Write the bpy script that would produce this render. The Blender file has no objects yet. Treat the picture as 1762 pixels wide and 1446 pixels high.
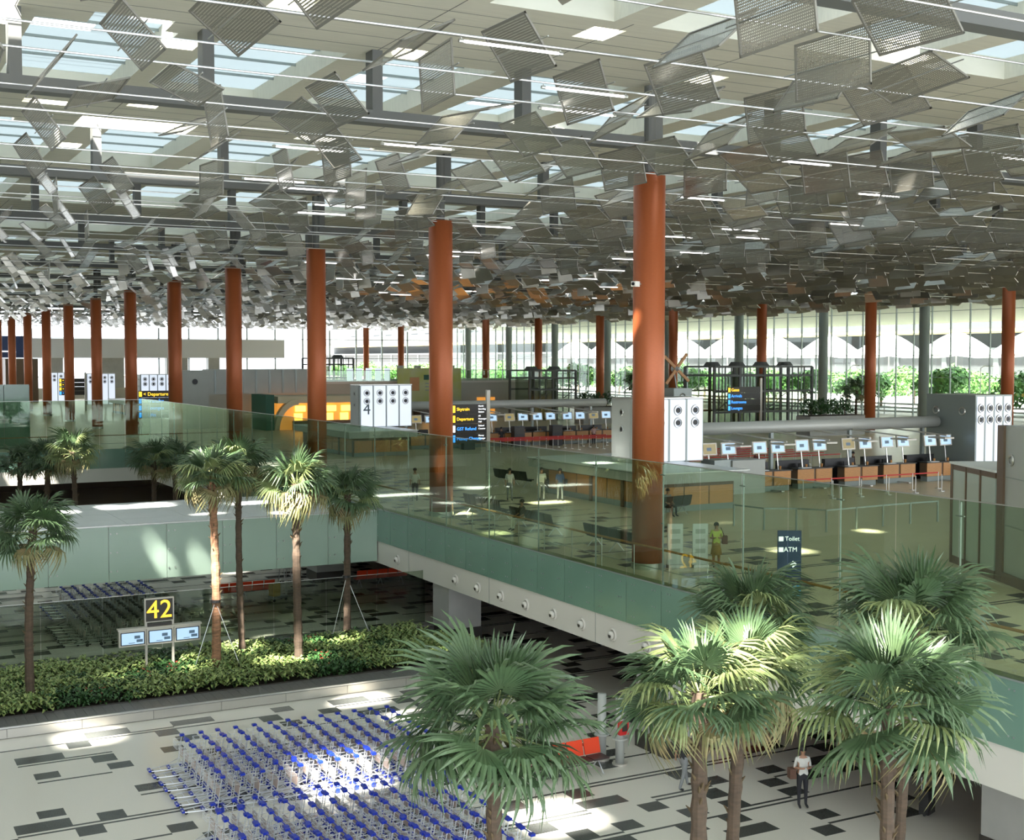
import bpy, bmesh, math, random
from mathutils import Vector, Matrix, noise
rnd = random.Random(7)
C = bpy.context.scene.collection
PI = math.pi
R = math.radians

# ------------------------------------------------------------------ camera
cam_data = bpy.data.cameras.new('camera')
cam = bpy.data.objects.new('camera', cam_data)
C.objects.link(cam)
cam.location = (0, 0, 7.4)
cam.rotation_euler = (R(90) - math.atan(105 / 2200), 0, R(-28.3))
cam_data.sensor_width = 36.0
cam_data.lens = 36.0 * 2200 / 1762
cam_data.clip_start = 0.5
cam_data.clip_end = 1500
bpy.context.scene.camera = cam

# ------------------------------------------------------------------ world, sun, exposure
world = bpy.data.worlds.new('world')
bpy.context.scene.world = world
world.use_nodes = True
bg = world.node_tree.nodes['Background']
bg.inputs[0].default_value = (0.88, 0.94, 1.0, 1)
bg.inputs[1].default_value = 1.5
SUN_DIR = Vector((0.5, 0.6, -1.0))
sd = bpy.data.lights.new('sun', 'SUN')
sd.energy = 17.0
sd.angle = R(2.2)
sd.color = (1.0, 0.95, 0.86)
so = bpy.data.objects.new('sun', sd)
so.rotation_euler = SUN_DIR.to_track_quat('-Z', 'Y').to_euler()
so.location = (-20, -20, 60)
C.objects.link(so)
vs = bpy.context.scene.view_settings
vs.view_transform = 'Standard'
vs.look = 'None'
vs.gamma = 1
vs.exposure = 1.62
vs.use_curve_mapping = False
cy = bpy.context.scene.cycles
cy.max_bounces = 7
cy.diffuse_bounces = 4
cy.glossy_bounces = 3
cy.transmission_bounces = 4
cy.transparent_max_bounces = 24
cy.sample_clamp_indirect = 6.0
cy.caustics_reflective = False
cy.caustics_refractive = False
cy.use_denoising = True

# ------------------------------------------------------------------ materials
def new_mat(name):
    m = bpy.data.materials.new(name)
    m.use_nodes = True
    return m, m.node_tree.nodes, m.node_tree.links

def pm(name, col, rough=0.5, metal=0.0, var=0.0, scale=3.0, emit=None, estr=0.0, spec=0.5, bump=0.0, alt=None, coat=0.0, stretch=None):
    """principled material with a procedural colour variation"""
    m, n, l = new_mat(name)
    b = n['Principled BSDF']
    b.inputs['Roughness'].default_value = rough
    b.inputs['Metallic'].default_value = metal
    b.inputs['Specular IOR Level'].default_value = spec
    b.inputs['Coat Weight'].default_value = coat
    c = (*col, 1)
    b.inputs['Base Color'].default_value = c
    if var or alt or bump:
        tc = n.new('ShaderNodeTexCoord')
        mp = n.new('ShaderNodeMapping')
        if stretch: mp.inputs['Scale'].default_value = stretch
        nz = n.new('ShaderNodeTexNoise')
        nz.inputs['Scale'].default_value = scale
        nz.inputs['Detail'].default_value = 3
        l.new(tc.outputs['Object'], mp.inputs[0]); l.new(mp.outputs[0], nz.inputs['Vector'])
        if var or alt:
            rp = n.new('ShaderNodeValToRGB')
            rp.color_ramp.elements[0].position = 0.3
            rp.color_ramp.elements[1].position = 0.7
            a = alt if alt else tuple(max(0, x * (1 - var)) for x in col)
            b2 = col if alt else tuple(min(1, x * (1 + var)) for x in col)
            rp.color_ramp.elements[0].color = (*a, 1)
            rp.color_ramp.elements[1].color = (*b2, 1)
            l.new(nz.outputs[0], rp.inputs[0]); l.new(rp.outputs[0], b.inputs['Base Color'])
        if bump:
            bp = n.new('ShaderNodeBump')
            bp.inputs['Strength'].default_value = bump
            l.new(nz.outputs[0], bp.inputs['Height']); l.new(bp.outputs[0], b.inputs['Normal'])
    if emit:
        b.inputs['Emission Color'].default_value = (*emit, 1)
        b.inputs['Emission Strength'].default_value = estr
    return m

def glass_mat(name, tint, rough=0.0, ior=1.5, haze=0.0, hazecol=(0.3, 0.4, 0.33)):
    m, n, l = new_mat(name)
    for x in list(n): n.remove(x)
    out = n.new('ShaderNodeOutputMaterial')
    tr = n.new('ShaderNodeBsdfTransparent'); tr.inputs[0].default_value = (*tint, 1)
    gl = n.new('ShaderNodeBsdfGlossy'); gl.inputs['Roughness'].default_value = rough
    gl.inputs[0].default_value = (0.95, 1, 0.97, 1)
    # Schlick reflectance, the same from both sides of the sheet
    ge = n.new('ShaderNodeNewGeometry')
    dt = n.new('ShaderNodeVectorMath'); dt.operation = 'DOT_PRODUCT'
    l.new(ge.outputs['Incoming'], dt.inputs[0]); l.new(ge.outputs['Normal'], dt.inputs[1])
    ab = n.new('ShaderNodeMath'); ab.operation = 'ABSOLUTE'; l.new(dt.outputs['Value'], ab.inputs[0])
    om = n.new('ShaderNodeMath'); om.operation = 'SUBTRACT'; om.inputs[0].default_value = 1; l.new(ab.outputs[0], om.inputs[1])
    pw = n.new('ShaderNodeMath'); pw.operation = 'POWER'; pw.inputs[1].default_value = 5; l.new(om.outputs[0], pw.inputs[0])
    f0 = ((ior - 1) / (ior + 1)) ** 2
    fr = n.new('ShaderNodeMath'); fr.operation = 'MULTIPLY_ADD'; fr.inputs[1].default_value = 1 - f0; fr.inputs[2].default_value = f0
    l.new(pw.outputs[0], fr.inputs[0])
    mx = n.new('ShaderNodeMixShader')
    l.new(fr.outputs[0], mx.inputs[0]); l.new(tr.outputs[0], mx.inputs[1]); l.new(gl.outputs[0], mx.inputs[2])
    last = mx
    if haze:
        df = n.new('ShaderNodeBsdfDiffuse'); df.inputs[0].default_value = (*hazecol, 1)
        m2 = n.new('ShaderNodeMixShader'); m2.inputs[0].default_value = haze
        l.new(mx.outputs[0], m2.inputs[1]); l.new(df.outputs[0], m2.inputs[2]); last = m2
    l.new(last.outputs[0], out.inputs[0])
    return m

def perforated(name, col):
    m, n, l = new_mat(name)
    b = n['Principled BSDF']
    b.inputs['Base Color'].default_value = (*col, 1)
    b.inputs['Metallic'].default_value = 0.7
    b.inputs['Roughness'].default_value = 0.3
    uv = n.new('ShaderNodeUVMap')
    vm = n.new('ShaderNodeVectorMath'); vm.operation = 'MULTIPLY'
    vm.inputs[1].default_value = (19, 19, 0)
    fx = n.new('ShaderNodeVectorMath'); fx.operation = 'FRACTION'
    sb = n.new('ShaderNodeVectorMath'); sb.operation = 'SUBTRACT'; sb.inputs[1].default_value = (.5, .5, 0)
    ln = n.new('ShaderNodeVectorMath'); ln.operation = 'LENGTH'
    lt = n.new('ShaderNodeMath'); lt.operation = 'LESS_THAN'; lt.inputs[1].default_value = 0.25
    tr = n.new('ShaderNodeBsdfTransparent')
    mx = n.new('ShaderNodeMixShader')
    out = n['Material Output']
    l.new(uv.outputs[0], vm.inputs[0]); l.new(vm.outputs[0], fx.inputs[0]); l.new(fx.outputs[0], sb.inputs[0])
    l.new(sb.outputs[0], ln.inputs[0]); l.new(ln.outputs['Value'], lt.inputs[0])
    l.new(lt.outputs[0], mx.inputs[0]); l.new(b.outputs[0], mx.inputs[1]); l.new(tr.outputs[0], mx.inputs[2])
    l.new(mx.outputs[0], out.inputs[0])
    return m

def pane_mat(name, col, tr_col):
    """frosted skylight glass: scatters the daylight that falls on it from above"""
    m, n, l = new_mat(name)
    for x in list(n): n.remove(x)
    out = n.new('ShaderNodeOutputMaterial')
    t = n.new('ShaderNodeBsdfTranslucent'); t.inputs[0].default_value = (*tr_col, 1)
    d = n.new('ShaderNodeBsdfDiffuse'); d.inputs[0].default_value = (*col, 1)
    g = n.new('ShaderNodeBsdfTransparent'); g.inputs[0].default_value = (*tr_col, 1)
    mx = n.new('ShaderNodeMixShader'); mx.inputs[0].default_value = 0.35
    mx2 = n.new('ShaderNodeMixShader'); mx2.inputs[0].default_value = 0.03
    l.new(t.outputs[0], mx.inputs[1]); l.new(d.outputs[0], mx.inputs[2])
    l.new(mx.outputs[0], mx2.inputs[1]); l.new(g.outputs[0], mx2.inputs[2])
    l.new(mx2.outputs[0], out.inputs[0])
    return m

M = {}
M['slab'] = pm('ceiling_board', (0.74, 0.72, 0.61), 0.8, var=0.05, scale=2.0, stretch=(0.3, 4, 1))
M['beam'] = pm('dark_grey_steel', (0.13, 0.135, 0.13), 0.55)
M['skylight'] = pane_mat('frosted_skylight', (0.5, 0.58, 0.6), (0.29, 0.325, 0.345))
M['rod'] = pm('polished_rod', (0.50, 0.50, 0.49), 0.33, 1.0)
M['lamp'] = pm('lit_tube', (0.9, 0.9, 0.9), 0.4, emit=(1.0, 0.97, 0.95), estr=2.0)
M['panel'] = perforated('perforated_aluminium', (0.33, 0.315, 0.27))
M['panel_far'] = pm('brushed_aluminium', (0.37, 0.355, 0.31), 0.28, 0.75, var=0.10, scale=0.5)
M['panel_frame'] = pm('aluminium_frame', (0.24, 0.23, 0.20), 0.4, 0.5)
M['copper'] = pm('rust_orange_cladding', (0.42, 0.11, 0.036), 0.42, 0.25, var=0.05, scale=9, stretch=(1, 1, 5))
M['greycol'] = pm('grey_column_paint', (0.24, 0.28, 0.27), 0.5)
M['terrazzo'] = pm('pale_terrazzo', (0.76, 0.73, 0.65), 0.24, var=0.035, scale=40)
M['darktile'] = pm('charcoal_granite', (0.075, 0.08, 0.075), 0.25, var=0.2, scale=30)
M['tanfloor'] = pm('tan_terrazzo', (0.70, 0.615, 0.43), 0.33, var=0.05, scale=0.8)
M['white'] = pm('white_panel_paint', (0.72, 0.70, 0.64), 0.5, var=0.02, scale=0.5)
M['roofwhite'] = pm('white_roof_sheet', (0.80, 0.84, 0.83), 0.35, var=0.02, scale=1)
M['frost'] = pm('frosted_green_glass', (0.17, 0.30, 0.235), 0.14, var=0.05, scale=0.4, spec=0.9)
M['frost_pale'] = pm('pale_frosted_green_glass', (0.40, 0.53, 0.44), 0.24, var=0.04, scale=0.4, spec=0.8)
M['clear'] = glass_mat('clear_green_glass', (0.74, 0.82, 0.72), ior=1.6)
M['smoked'] = glass_mat('smoked_glass', (0.70, 0.75, 0.68), ior=1.5)
M['facade_glass'] = glass_mat('facade_glass', (0.93, 0.97, 0.95), ior=1.35)
M['steel'] = pm('brushed_steel', (0.55, 0.55, 0.53), 0.3, 0.9)
M['steelface'] = pm('satin_steel_panel', (0.52, 0.50, 0.46), 0.35, 0.7, var=0.05, scale=1)
M['mullion'] = pm('mullion_grey', (0.30, 0.34, 0.33), 0.4, 0.4)
M['chrome'] = pm('chrome', (0.80, 0.82, 0.86), 0.28, 0.65)
M['blue'] = pm('cobalt_plastic', (0.012, 0.035, 0.42), 0.3)
M['black'] = pm('black_plastic', (0.018, 0.018, 0.02), 0.4)
M['rubber'] = pm('rubber', (0.03, 0.03, 0.035), 0.8)
M['adboard'] = pm('pale_advert_board', (0.55, 0.55, 0.54), 0.4, alt=(0.56, 0.42, 0.37), scale=3.0)
M['wood'] = pm('teak_handrail', (0.36, 0.16, 0.045), 0.35, var=0.15, scale=6)
M['counter'] = pm('counter_veneer', (0.55, 0.26, 0.085), 0.4, var=0.12, scale=5, stretch=(1, 1, 8))
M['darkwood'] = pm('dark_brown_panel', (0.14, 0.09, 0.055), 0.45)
M['granite'] = pm('grey_granite_plank', (0.16, 0.155, 0.15), 0.4, var=0.15, scale=20)
M['soil'] = pm('soil', (0.035, 0.022, 0.014), 0.95, bump=0.6, scale=8)
M['concrete'] = pm('grey_concrete', (0.40, 0.40, 0.38), 0.75, var=0.06, scale=1.2)
M['leaf'] = pm('palm_leaf', (0.105, 0.165, 0.075), 0.36, alt=(0.045, 0.09, 0.04), scale=2)
M['leaf_b'] = pm('yellow_green_palm_leaf', (0.27, 0.31, 0.12), 0.42, alt=(0.12, 0.18, 0.065), scale=2)
M['leaf_d'] = pm('dry_palm_leaf', (0.34, 0.26, 0.13), 0.6, alt=(0.14, 0.17, 0.06), scale=2)
M['petiole'] = pm('petiole', (0.22, 0.27, 0.10), 0.5)
M['trunk'] = pm('palm_trunk', (0.11, 0.075, 0.05), 0.9, alt=(0.07, 0.05, 0.035), scale=5, bump=0.5, stretch=(1, 1, 3))
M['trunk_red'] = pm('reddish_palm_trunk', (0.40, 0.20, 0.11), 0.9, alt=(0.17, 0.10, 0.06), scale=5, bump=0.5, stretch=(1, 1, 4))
M['fibre'] = pm('leaf_base_fibre', (0.10, 0.07, 0.035), 0.95, var=0.3, scale=9)
M['shrub'] = pm('variegated_leaf', (0.42, 0.48, 0.17), 0.45, alt=(0.05, 0.14, 0.03), scale=9)  # variegation; leaf highlights and dark gaps are put into its tones too
M['shrub_dark'] = pm('dark_shrub_leaf', (0.05, 0.13, 0.035), 0.4, alt=(0.025, 0.07, 0.02), scale=6)
M['shrub_red'] = pm('red_bract', (0.50, 0.05, 0.03), 0.5, alt=(0.16, 0.05, 0.03), scale=8)
M['seatred'] = pm('orange_red_upholstery', (0.85, 0.06, 0.012), 0.5)
M['seatdark'] = pm('dark_seat_pad', (0.05, 0.03, 0.03), 0.5)
M['signblack'] = pm('sign_charcoal', (0.035, 0.03, 0.025), 0.4)
M['yellow'] = pm('lit_yellow', (0.9, 0.5, 0.03), 0.5, emit=(1.0, 0.55, 0.03), estr=0.75)
M['signwhite'] = pm('lit_white', (0.8, 0.8, 0.8), 0.5, emit=(0.9, 0.95, 1), estr=0.5)
M['signblue'] = pm('lit_blue', (0.03, 0.16, 0.5), 0.5, emit=(0.05, 0.3, 1.0), estr=0.8)
M['lightbox'] = pm('lit_opal_panel', (0.50, 0.53, 0.60), 0.35, emit=(0.76, 0.84, 1.0), estr=0.30)
M['greybox'] = pm('unlit_grey_panel', (0.44, 0.46, 0.44), 0.45, var=0.03, scale=1)
M['kioskglass'] = pm('grey_green_back_painted_glass', (0.48, 0.56, 0.52), 0.2, var=0.02, scale=1)
M['numeral'] = pm('slate_numeral', (0.10, 0.14, 0.16), 0.5)
M['screen'] = pm('lit_screen', (0.1, 0.15, 0.2), 0.25, emit=(0.32, 0.47, 0.66), estr=0.5)
M['screen_dim'] = pm('dim_screen', (0.05, 0.05, 0.03), 0.25, emit=(0.25, 0.2, 0.08), estr=0.4)
M['screen_pic'] = pm('screen_picture', (0.03, 0.05, 0.07), 0.3, emit=(0.04, 0.07, 0.1), estr=0.5)
M['frame_light'] = pm('cream_metal_frame', (0.55, 0.52, 0.46), 0.4, 0.3)
M['tube'] = pm('silver_duct', (0.55, 0.56, 0.53), 0.45, 0.2)
M['navy'] = pm('navy_sign', (0.02, 0.045, 0.14), 0.4)
M['belt'] = pm('red_belt', (0.55, 0.02, 0.015), 0.5)
M['warm'] = pm('warm_shop_light', (0.7, 0.35, 0.1), 0.5, emit=(1.0, 0.42, 0.07), estr=1.5, var=0.0)
M['warmwall'] = pm('warm_shop_wall', (0.55, 0.30, 0.10), 0.6, emit=(1.0, 0.4, 0.06), estr=0.22)
M['cream'] = pm('cream_render', (0.66, 0.60, 0.42), 0.6)
M['beigewall'] = pm('beige_wall', (0.50, 0.49, 0.43), 0.6, var=0.02, scale=0.3)
M['deepgreen'] = pm('deep_green_awning', (0.012, 0.10, 0.06), 0.5)
M['poster'] = pm('poster_pale_green', (0.56, 0.60, 0.42), 0.5, alt=(0.50, 0.54, 0.10), scale=0.3)
M['phone'] = pm('red_telephone', (0.6, 0.02, 0.02), 0.4)
M['phoneblue'] = pm('pale_blue_sign', (0.12, 0.42, 0.75), 0.4)
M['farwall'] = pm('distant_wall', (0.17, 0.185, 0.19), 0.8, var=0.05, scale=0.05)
M['farwall_dark'] = pm('distant_dark_wall', (0.085, 0.09, 0.095), 0.8)  # darker grey for the far building's lower wall, eaves and windows
M['yellowband'] = pm('distant_yellow_band', (0.45, 0.38, 0.16), 0.7)
M['canvas'] = pm('white_canvas', (0.70, 0.71, 0.72), 0.7)
M['tree'] = pm('tree_leaf', (0.10, 0.24, 0.045), 0.6, alt=(0.04, 0.13, 0.025), scale=0.6)
M['bark'] = pm('bark', (0.15, 0.11, 0.08), 0.9)
M['road'] = pm('pale_paving', (0.60, 0.58, 0.55), 0.8, var=0.05, scale=0.2)
M['skin'] = pm('skin', (0.36, 0.19, 0.12), 0.55)
M['hair'] = pm('black_hair', (0.012, 0.010, 0.010), 0.5)
def cloth(name, col): 
    if name not in M: M[name] = pm(name, col, 0.8, var=0.08, scale=8)
    return M[name]

# ------------------------------------------------------------------ helpers
class MB:
    def __init__(s): s.v = []; s.f = []; s.uv = None
    def poly(s, pts):
        b = len(s.v); s.v += [tuple(p) for p in pts]; s.f.append(tuple(range(b, b + len(pts))))
    def box(s, x0, y0, z0, x1, y1, z1, mat=None):
        b = len(s.v)
        P = [(x0, y0, z0), (x1, y0, z0), (x1, y1, z0), (x0, y1, z0), (x0, y0, z1), (x1, y0, z1), (x1, y1, z1), (x0, y1, z1)]
        if mat: P = [tuple(mat @ Vector(p)) for p in P]
        s.v += P
        s.f += [tuple(b + i for i in q) for q in ((0, 3, 2, 1), (4, 5, 6, 7), (0, 1, 5, 4), (1, 2, 6, 5), (2, 3, 7, 6), (3, 0, 4, 7))]
        return s
    def tube(s, pts, r, n=8, cap=True):
        pts = [Vector(p) for p in pts]
        rs = r if isinstance(r, (list, tuple)) else [r] * len(pts)
        b = len(s.v)
        up = None
        for i, p in enumerate(pts):
            d = (pts[min(i + 1, len(pts) - 1)] - pts[max(i - 1, 0)]).normalized()
            if up is None:
                up = d.orthogonal().normalized()
            else:
                up = (up - d * up.dot(d)).normalized()
            w = d.cross(up)
            for k in range(n):
                a = 2 * PI * k / n
                s.v.append(tuple(p + (up * math.cos(a) + w * math.sin(a)) * rs[i]))
        for i in range(len(pts) - 1):
            for k in range(n):
                k2 = (k + 1) % n
                s.f.append((b + i * n + k, b + i * n + k2, b + (i + 1) * n + k2, b + (i + 1) * n + k))
        if cap:
            s.f.append(tuple(b + k for k in reversed(range(n))))
            e = b + (len(pts) - 1) * n
            s.f.append(tuple(e + k for k in range(n)))
        return s
    def ring(s, c, ax, R0, r, n=16, m=6):
        """torus round axis ax"""
        c = Vector(c); ax = Vector(ax).normalized(); u = ax.orthogonal().normalized(); w = ax.cross(u)
        b = len(s.v)
        for i in range(n):
            a = 2 * PI * i / n; d = u * math.cos(a) + w * math.sin(a)
            for k in range(m):
                t = 2 * PI * k / m
                s.v.append(tuple(c + d * (R0 + r * math.cos(t)) + ax * r * math.sin(t)))
        for i in range(n):
            for k in range(m):
                s.f.append((b + i * m + k, b + ((i + 1) % n) * m + k, b + ((i + 1) % n) * m + (k + 1) % m, b + i * m + (k + 1) % m))
        return s
    def mesh(s, name, mat, smooth=False):
        me = bpy.data.meshes.new(name)
        me.from_pydata(s.v, [], s.f)
        if s.uv:
            uvl = me.uv_layers.new(name='UVMap')
            for i, u in enumerate(s.uv): uvl.data[i].uv = u
        me.materials.append(mat)
        if smooth:
            me.polygons.foreach_set('use_smooth', [True] * len(me.polygons))
        me.update()
        return me
    def build(s, name, mat, parent=None, smooth=False, loc=None):
        return link(name, s.mesh(name, mat, smooth), parent, loc)

def link(name, me, parent=None, loc=None, rot=None):
    o = bpy.data.objects.new(name, me)
    C.objects.link(o)
    if parent: o.parent = parent
    if loc is not None: o.location = loc
    if rot is not None: o.rotation_euler = rot
    return o

def tag(o, label, cat, group=None, kind=None):
    o['label'] = label; o['category'] = cat
    if group: o['group'] = group
    if kind: o['kind'] = kind
    return o

def thing(name, label, cat, loc=(0, 0, 0), rz=0, group=None):
    o = bpy.data.objects.new(name, None)
    o.empty_display_size = 0.3
    C.objects.link(o); o.location = loc; o.rotation_euler = (0, 0, rz)
    return tag(o, label, cat, group)

def struct(o): o['kind'] = 'structure'; return o

def dup(root, loc=None, rz=None, label=None, group=None, scale=None):
    def cp(o, parent):
        c = o.copy(); C.objects.link(c)
        if parent: c.parent = parent
        for ch in o.children: cp(ch, c)
        return c
    r = cp(root, None)
    if loc is not None: r.location = loc
    if rz is not None: r.rotation_euler = (0, 0, rz)
    if label: r['label'] = label
    if group: r['group'] = group
    if scale: r.scale = (scale,) * 3
    return r

def text_mesh(body, size, mat, name, parent, loc, rot, extrude=0.008, align='CENTER', bold=0.0, mirror=False):
    cu = bpy.data.curves.new('txt', 'FONT')
    cu.body = body; cu.size = size; cu.extrude = extrude; cu.align_x = align; cu.align_y = 'CENTER'; cu.offset = bold
    cu.resolution_u = 3
    to = bpy.data.objects.new('txt', cu); C.objects.link(to)
    dg = bpy.context.evaluated_depsgraph_get(); dg.update()
    me = bpy.data.meshes.new_from_object(to.evaluated_get(dg))
    bpy.data.objects.remove(to); bpy.data.curves.remove(cu)
    me.materials.clear(); me.materials.append(mat)
    return link(name, me, parent, loc, rot)

def rect_minus(rect, holes):
    """cuts rectangular holes out of a rectangle; returns the pieces"""
    out = [rect]
    for hx0, hy0, hx1, hy1 in holes:
        nxt = []
        for x0, y0, x1, y1 in out:
            a0, b0, a1, b1 = max(x0, hx0), max(y0, hy0), min(x1, hx1), min(y1, hy1)
            if a0 >= a1 or b0 >= b1: nxt.append((x0, y0, x1, y1)); continue
            if y0 < b0: nxt.append((x0, y0, x1, b0))
            if b1 < y1: nxt.append((x0, b1, x1, y1))
            if x0 < a0: nxt.append((x0, b0, a0, b1))
            if a1 < x1: nxt.append((a1, b0, x1, b1))
        out = nxt
    return out

AZ = -5.2          # arrivals floor
COLY = [37.4 + 17.2 * k for k in range(-1, 13)]
XE = 116.0         # east glass facade
YN = 250.0         # far end wall

# ------------------------------------------------------------------ floors
fl = struct(MB().box(-12, -2, AZ - .3, 90, 130, AZ).build('floor', M['terrazzo']))
tiles = []
def tile_pattern(x0, x1, y0, y1, seed, skip=None, dens=1.0):
    r = random.Random(seed); res = []
    px, py = 0.72, 0.62
    y = y0
    while y < y1:
        x = x0 + r.random() * px
        while x < x1:
            n = r.choice((2, 3, 3, 4, 5))
            L = n * px
            mode = r.random()
            if mode < 0.62:
                res.append((x, y - .05, x + L, y + .055, 's'))
                if r.random() < 0.65: res.append((x, y + .19, x + L, y + .295, 's'))
            elif mode < .8: res.append((x, y - .05, x + L, y + .055, 's'))
            if r.random() < 0.78 * dens: res.append((x, y + .30, x + px, y + .30 + py, 't'))
            if r.random() < 0.72 * dens: res.append((x - px, y - .06 - py, x, y - .06, 't'))
            if r.random() < 0.30 * dens: res.append((x + px, y + .30, x + 2 * px, y + .30 + py, 't'))
            x += L
        y += r.choice((1.86, 1.86, 2.48))
    if skip: res = [t for t in res if not skip(t)]
    return res
def in_planter(t): return 43.9 < t[1] < 53.2 and t[0] < 24.5
pat = tile_pattern(2, 45, 26, 86, 3, in_planter)
def lay(parent, pat, z, limit):
    def dist(t): return math.hypot((t[0] + t[2]) / 2, (t[1] + t[3]) / 2)
    pat = sorted(pat, key=lambda t: dist(t) / (2.0 if t[4] == 't' else 1.0))
    def vis(t):
        x, y = t[0], t[1]
        d = .474 * x + .88 * y; rr = .88 * x - .474 * y
        return d > 5 and abs(rr / d) < .43 and (7.4 - z) / d < .40
    seen = [t for t in pat if vis(t)]
    cache = {}
    for t in seen[:limit]:
        w, h = round(t[2] - t[0], 3), round(t[3] - t[1], 3)
        if (w, h) not in cache:
            cache[(w, h)] = MB().box(0, 0, 0, w, h, .004).mesh('dark_tile', M['darktile'])
        link('dark_tile', cache[(w, h)], parent, (t[0], t[1], z))
    mb = MB()
    for t in seen[limit:]: mb.box(t[0], t[1], z, t[2], t[3], z + .004)
    if mb.v:
        o = mb.build('distant_floor_tiles', M['darktile'], parent); o['kind'] = 'stuff'
lay(fl, pat, AZ, 300)

# departures floor (upper level) with its slab
dep = struct(MB().box(24.45, 0, -.35, XE, YN, 0).build('floor_departures', M['tanfloor']))
pale = MB().box(24.45, 0, 0, 34.0, 110, .004).build('pale_floor_strip', M['tanfloor'], dep)
pat2 = tile_pattern(25.2, 32.5, 15, 104, 11, dens=.9)
pat2 = [(a + .0, b, min(c, 33.2), d, k) for a, b, c, d, k in pat2 if a < 33]
lay(dep, pat2, 0.004, 200)
nf = struct(MB().box(-6, 108.6, -.35, 24.5, YN, 0).build('floor_north_hall', M['tanfloor']))
# underside of the departures slab, dark soffit
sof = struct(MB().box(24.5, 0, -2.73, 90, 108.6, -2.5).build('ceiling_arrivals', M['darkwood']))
struct(MB().box(-12.4, -2, AZ, -12, 250, 17).build('wall_west', M['white']))
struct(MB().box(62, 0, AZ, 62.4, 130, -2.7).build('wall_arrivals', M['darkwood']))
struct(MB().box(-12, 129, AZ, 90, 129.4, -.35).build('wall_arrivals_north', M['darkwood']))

# ------------------------------------------------------------------ balcony edge, X = 24.1
band = struct(MB().box(24.1, 0, -2.73, 24.5, 108.6, -1.59).build('trim_1', M['white']))
ys = [21.9 + 2.07 * i - 2.07 * 4 for i in range(48)]
for i in range(0, 47, 4):   # joints of the band panels
    MB().box(24.093, ys[i], -2.73, 24.1, ys[i] + .02, -1.59).build('panel_joint', M['mullion'], band)
# porthole nozzles in the band
NZ = []
ORD = ['first', 'second', 'third', 'fourth', 'fifth', 'sixth', 'seventh', 'eighth', 'ninth', 'tenth', 'eleventh', 'twelfth', 'thirteenth', 'fourteenth',
       'fifteenth', 'sixteenth', 'seventeenth', 'eighteenth', 'nineteenth', 'twentieth']
pt = thing('air_nozzle', 'white round air nozzle set in the white balcony band', 'air vent', (24.1, 22.76, -2.23), 0, 'round air nozzles along the white balcony band')
MB().ring((-.02, 0, 0), (1, 0, 0), .2, .045).build('flange', M['white'], pt, True)
MB().tube([(0, 0, 0), (-.12, 0, -.01), (-.16, 0, -.02)], [.15, .15, .12], 14).build('nozzle', M['white'], pt, True)
MB().tube([(-.161, 0, -.02), (-.168, 0, -.02)], .085, 12).build('opening', M['signblack'], pt)
for y in (24.83, 26.90, 31.1, 33.2, 35.2, 37.3, 39.36, 41.43, 43.56, 45.66, 47.76, 49.9, 52.0, 56.32, 58.2, 70.0, 72.1, 74.2, 76.3):
    if y in (52.0, 58.2): continue
    NZ.append(y)
for i, y in enumerate(NZ):
    dup(pt, (24.1, y, -2.23), None, '%s round white air nozzle of the balcony band, counted from the right' % ORD[i + 1])
pt['label'] = 'first round white air nozzle of the balcony band, counted from the right'
# the tall glass barrier
bar = thing('glass_barrier', 'tall clear green glass barrier along the balcony above the frosted strip', 'glass barrier', (24.05, 0, 0))
lowm = MB().box(-.012, .012, -1.62, 0, 2.058, -.02).mesh('frosted_pane', M['frost'])
upm = MB().box(-.008, .012, 0, 0.0, 2.058, 4.0).mesh('clear_pane', M['clear'])
for y in ys:
    link('frosted_pane', lowm, bar, (0, y, 0))
    link('clear_pane', upm, bar, (0, y, 0))
cap = MB().box(-.02, ys[0], 4.0, .015, 108.6, 4.025).build('top_rail', M['steel'], bar)
bot = MB().box(-.03, ys[0], -.03, .02, 108.6, 0.01).build('floor_channel', M['mullion'], bar)
finm = MB().box(.02, -.008, 0, .075, .008, 3.95).box(.0, -.13, 3.60, .05, .13, 3.63).box(.0, -.05, 2.0, .05, .05, 2.03).mesh('glass_fin', M['mullion'])
dots = MB()
for i, y in enumerate(ys):
    if i % 2 == 0:
        link('glass_fin', finm, bar, (0, y, 0))
    for dz in (-.25, -.8, -1.35):
        for dy in (.35, .5, 1.57, 1.72):
            dots.box(-.03, y + dy - .02, dz - .02, -.012, y + dy + .02, dz + .02)
o = dots.build('pane_fixings', M['mullion'], bar); o['kind'] = 'stuff'
rail = thing('handrail', 'long teak handrail on steel posts just behind the balcony glass', 'handrail', (24.35, 0, 0))
MB().tube([(0, 10, 1.08), (0, 108, 1.08)], .04, 8).build('rail', M['wood'], rail, True)
pmesh = MB().tube([(0, 0, .4), (0, 0, 1.05)], .014, 6).mesh('post', M['steel'])
MB().tube([(0, 10, .4), (0, 108, .4)], .018, 6).build('lower_rail', M['steel'], rail)
pb = MB().tube([(0, 0, 0), (0, 0, 1.05)], .018, 6).mesh('post', M['steel'])
for y in ys[1:]: link('post', pb, rail, (0, y, 0))

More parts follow.
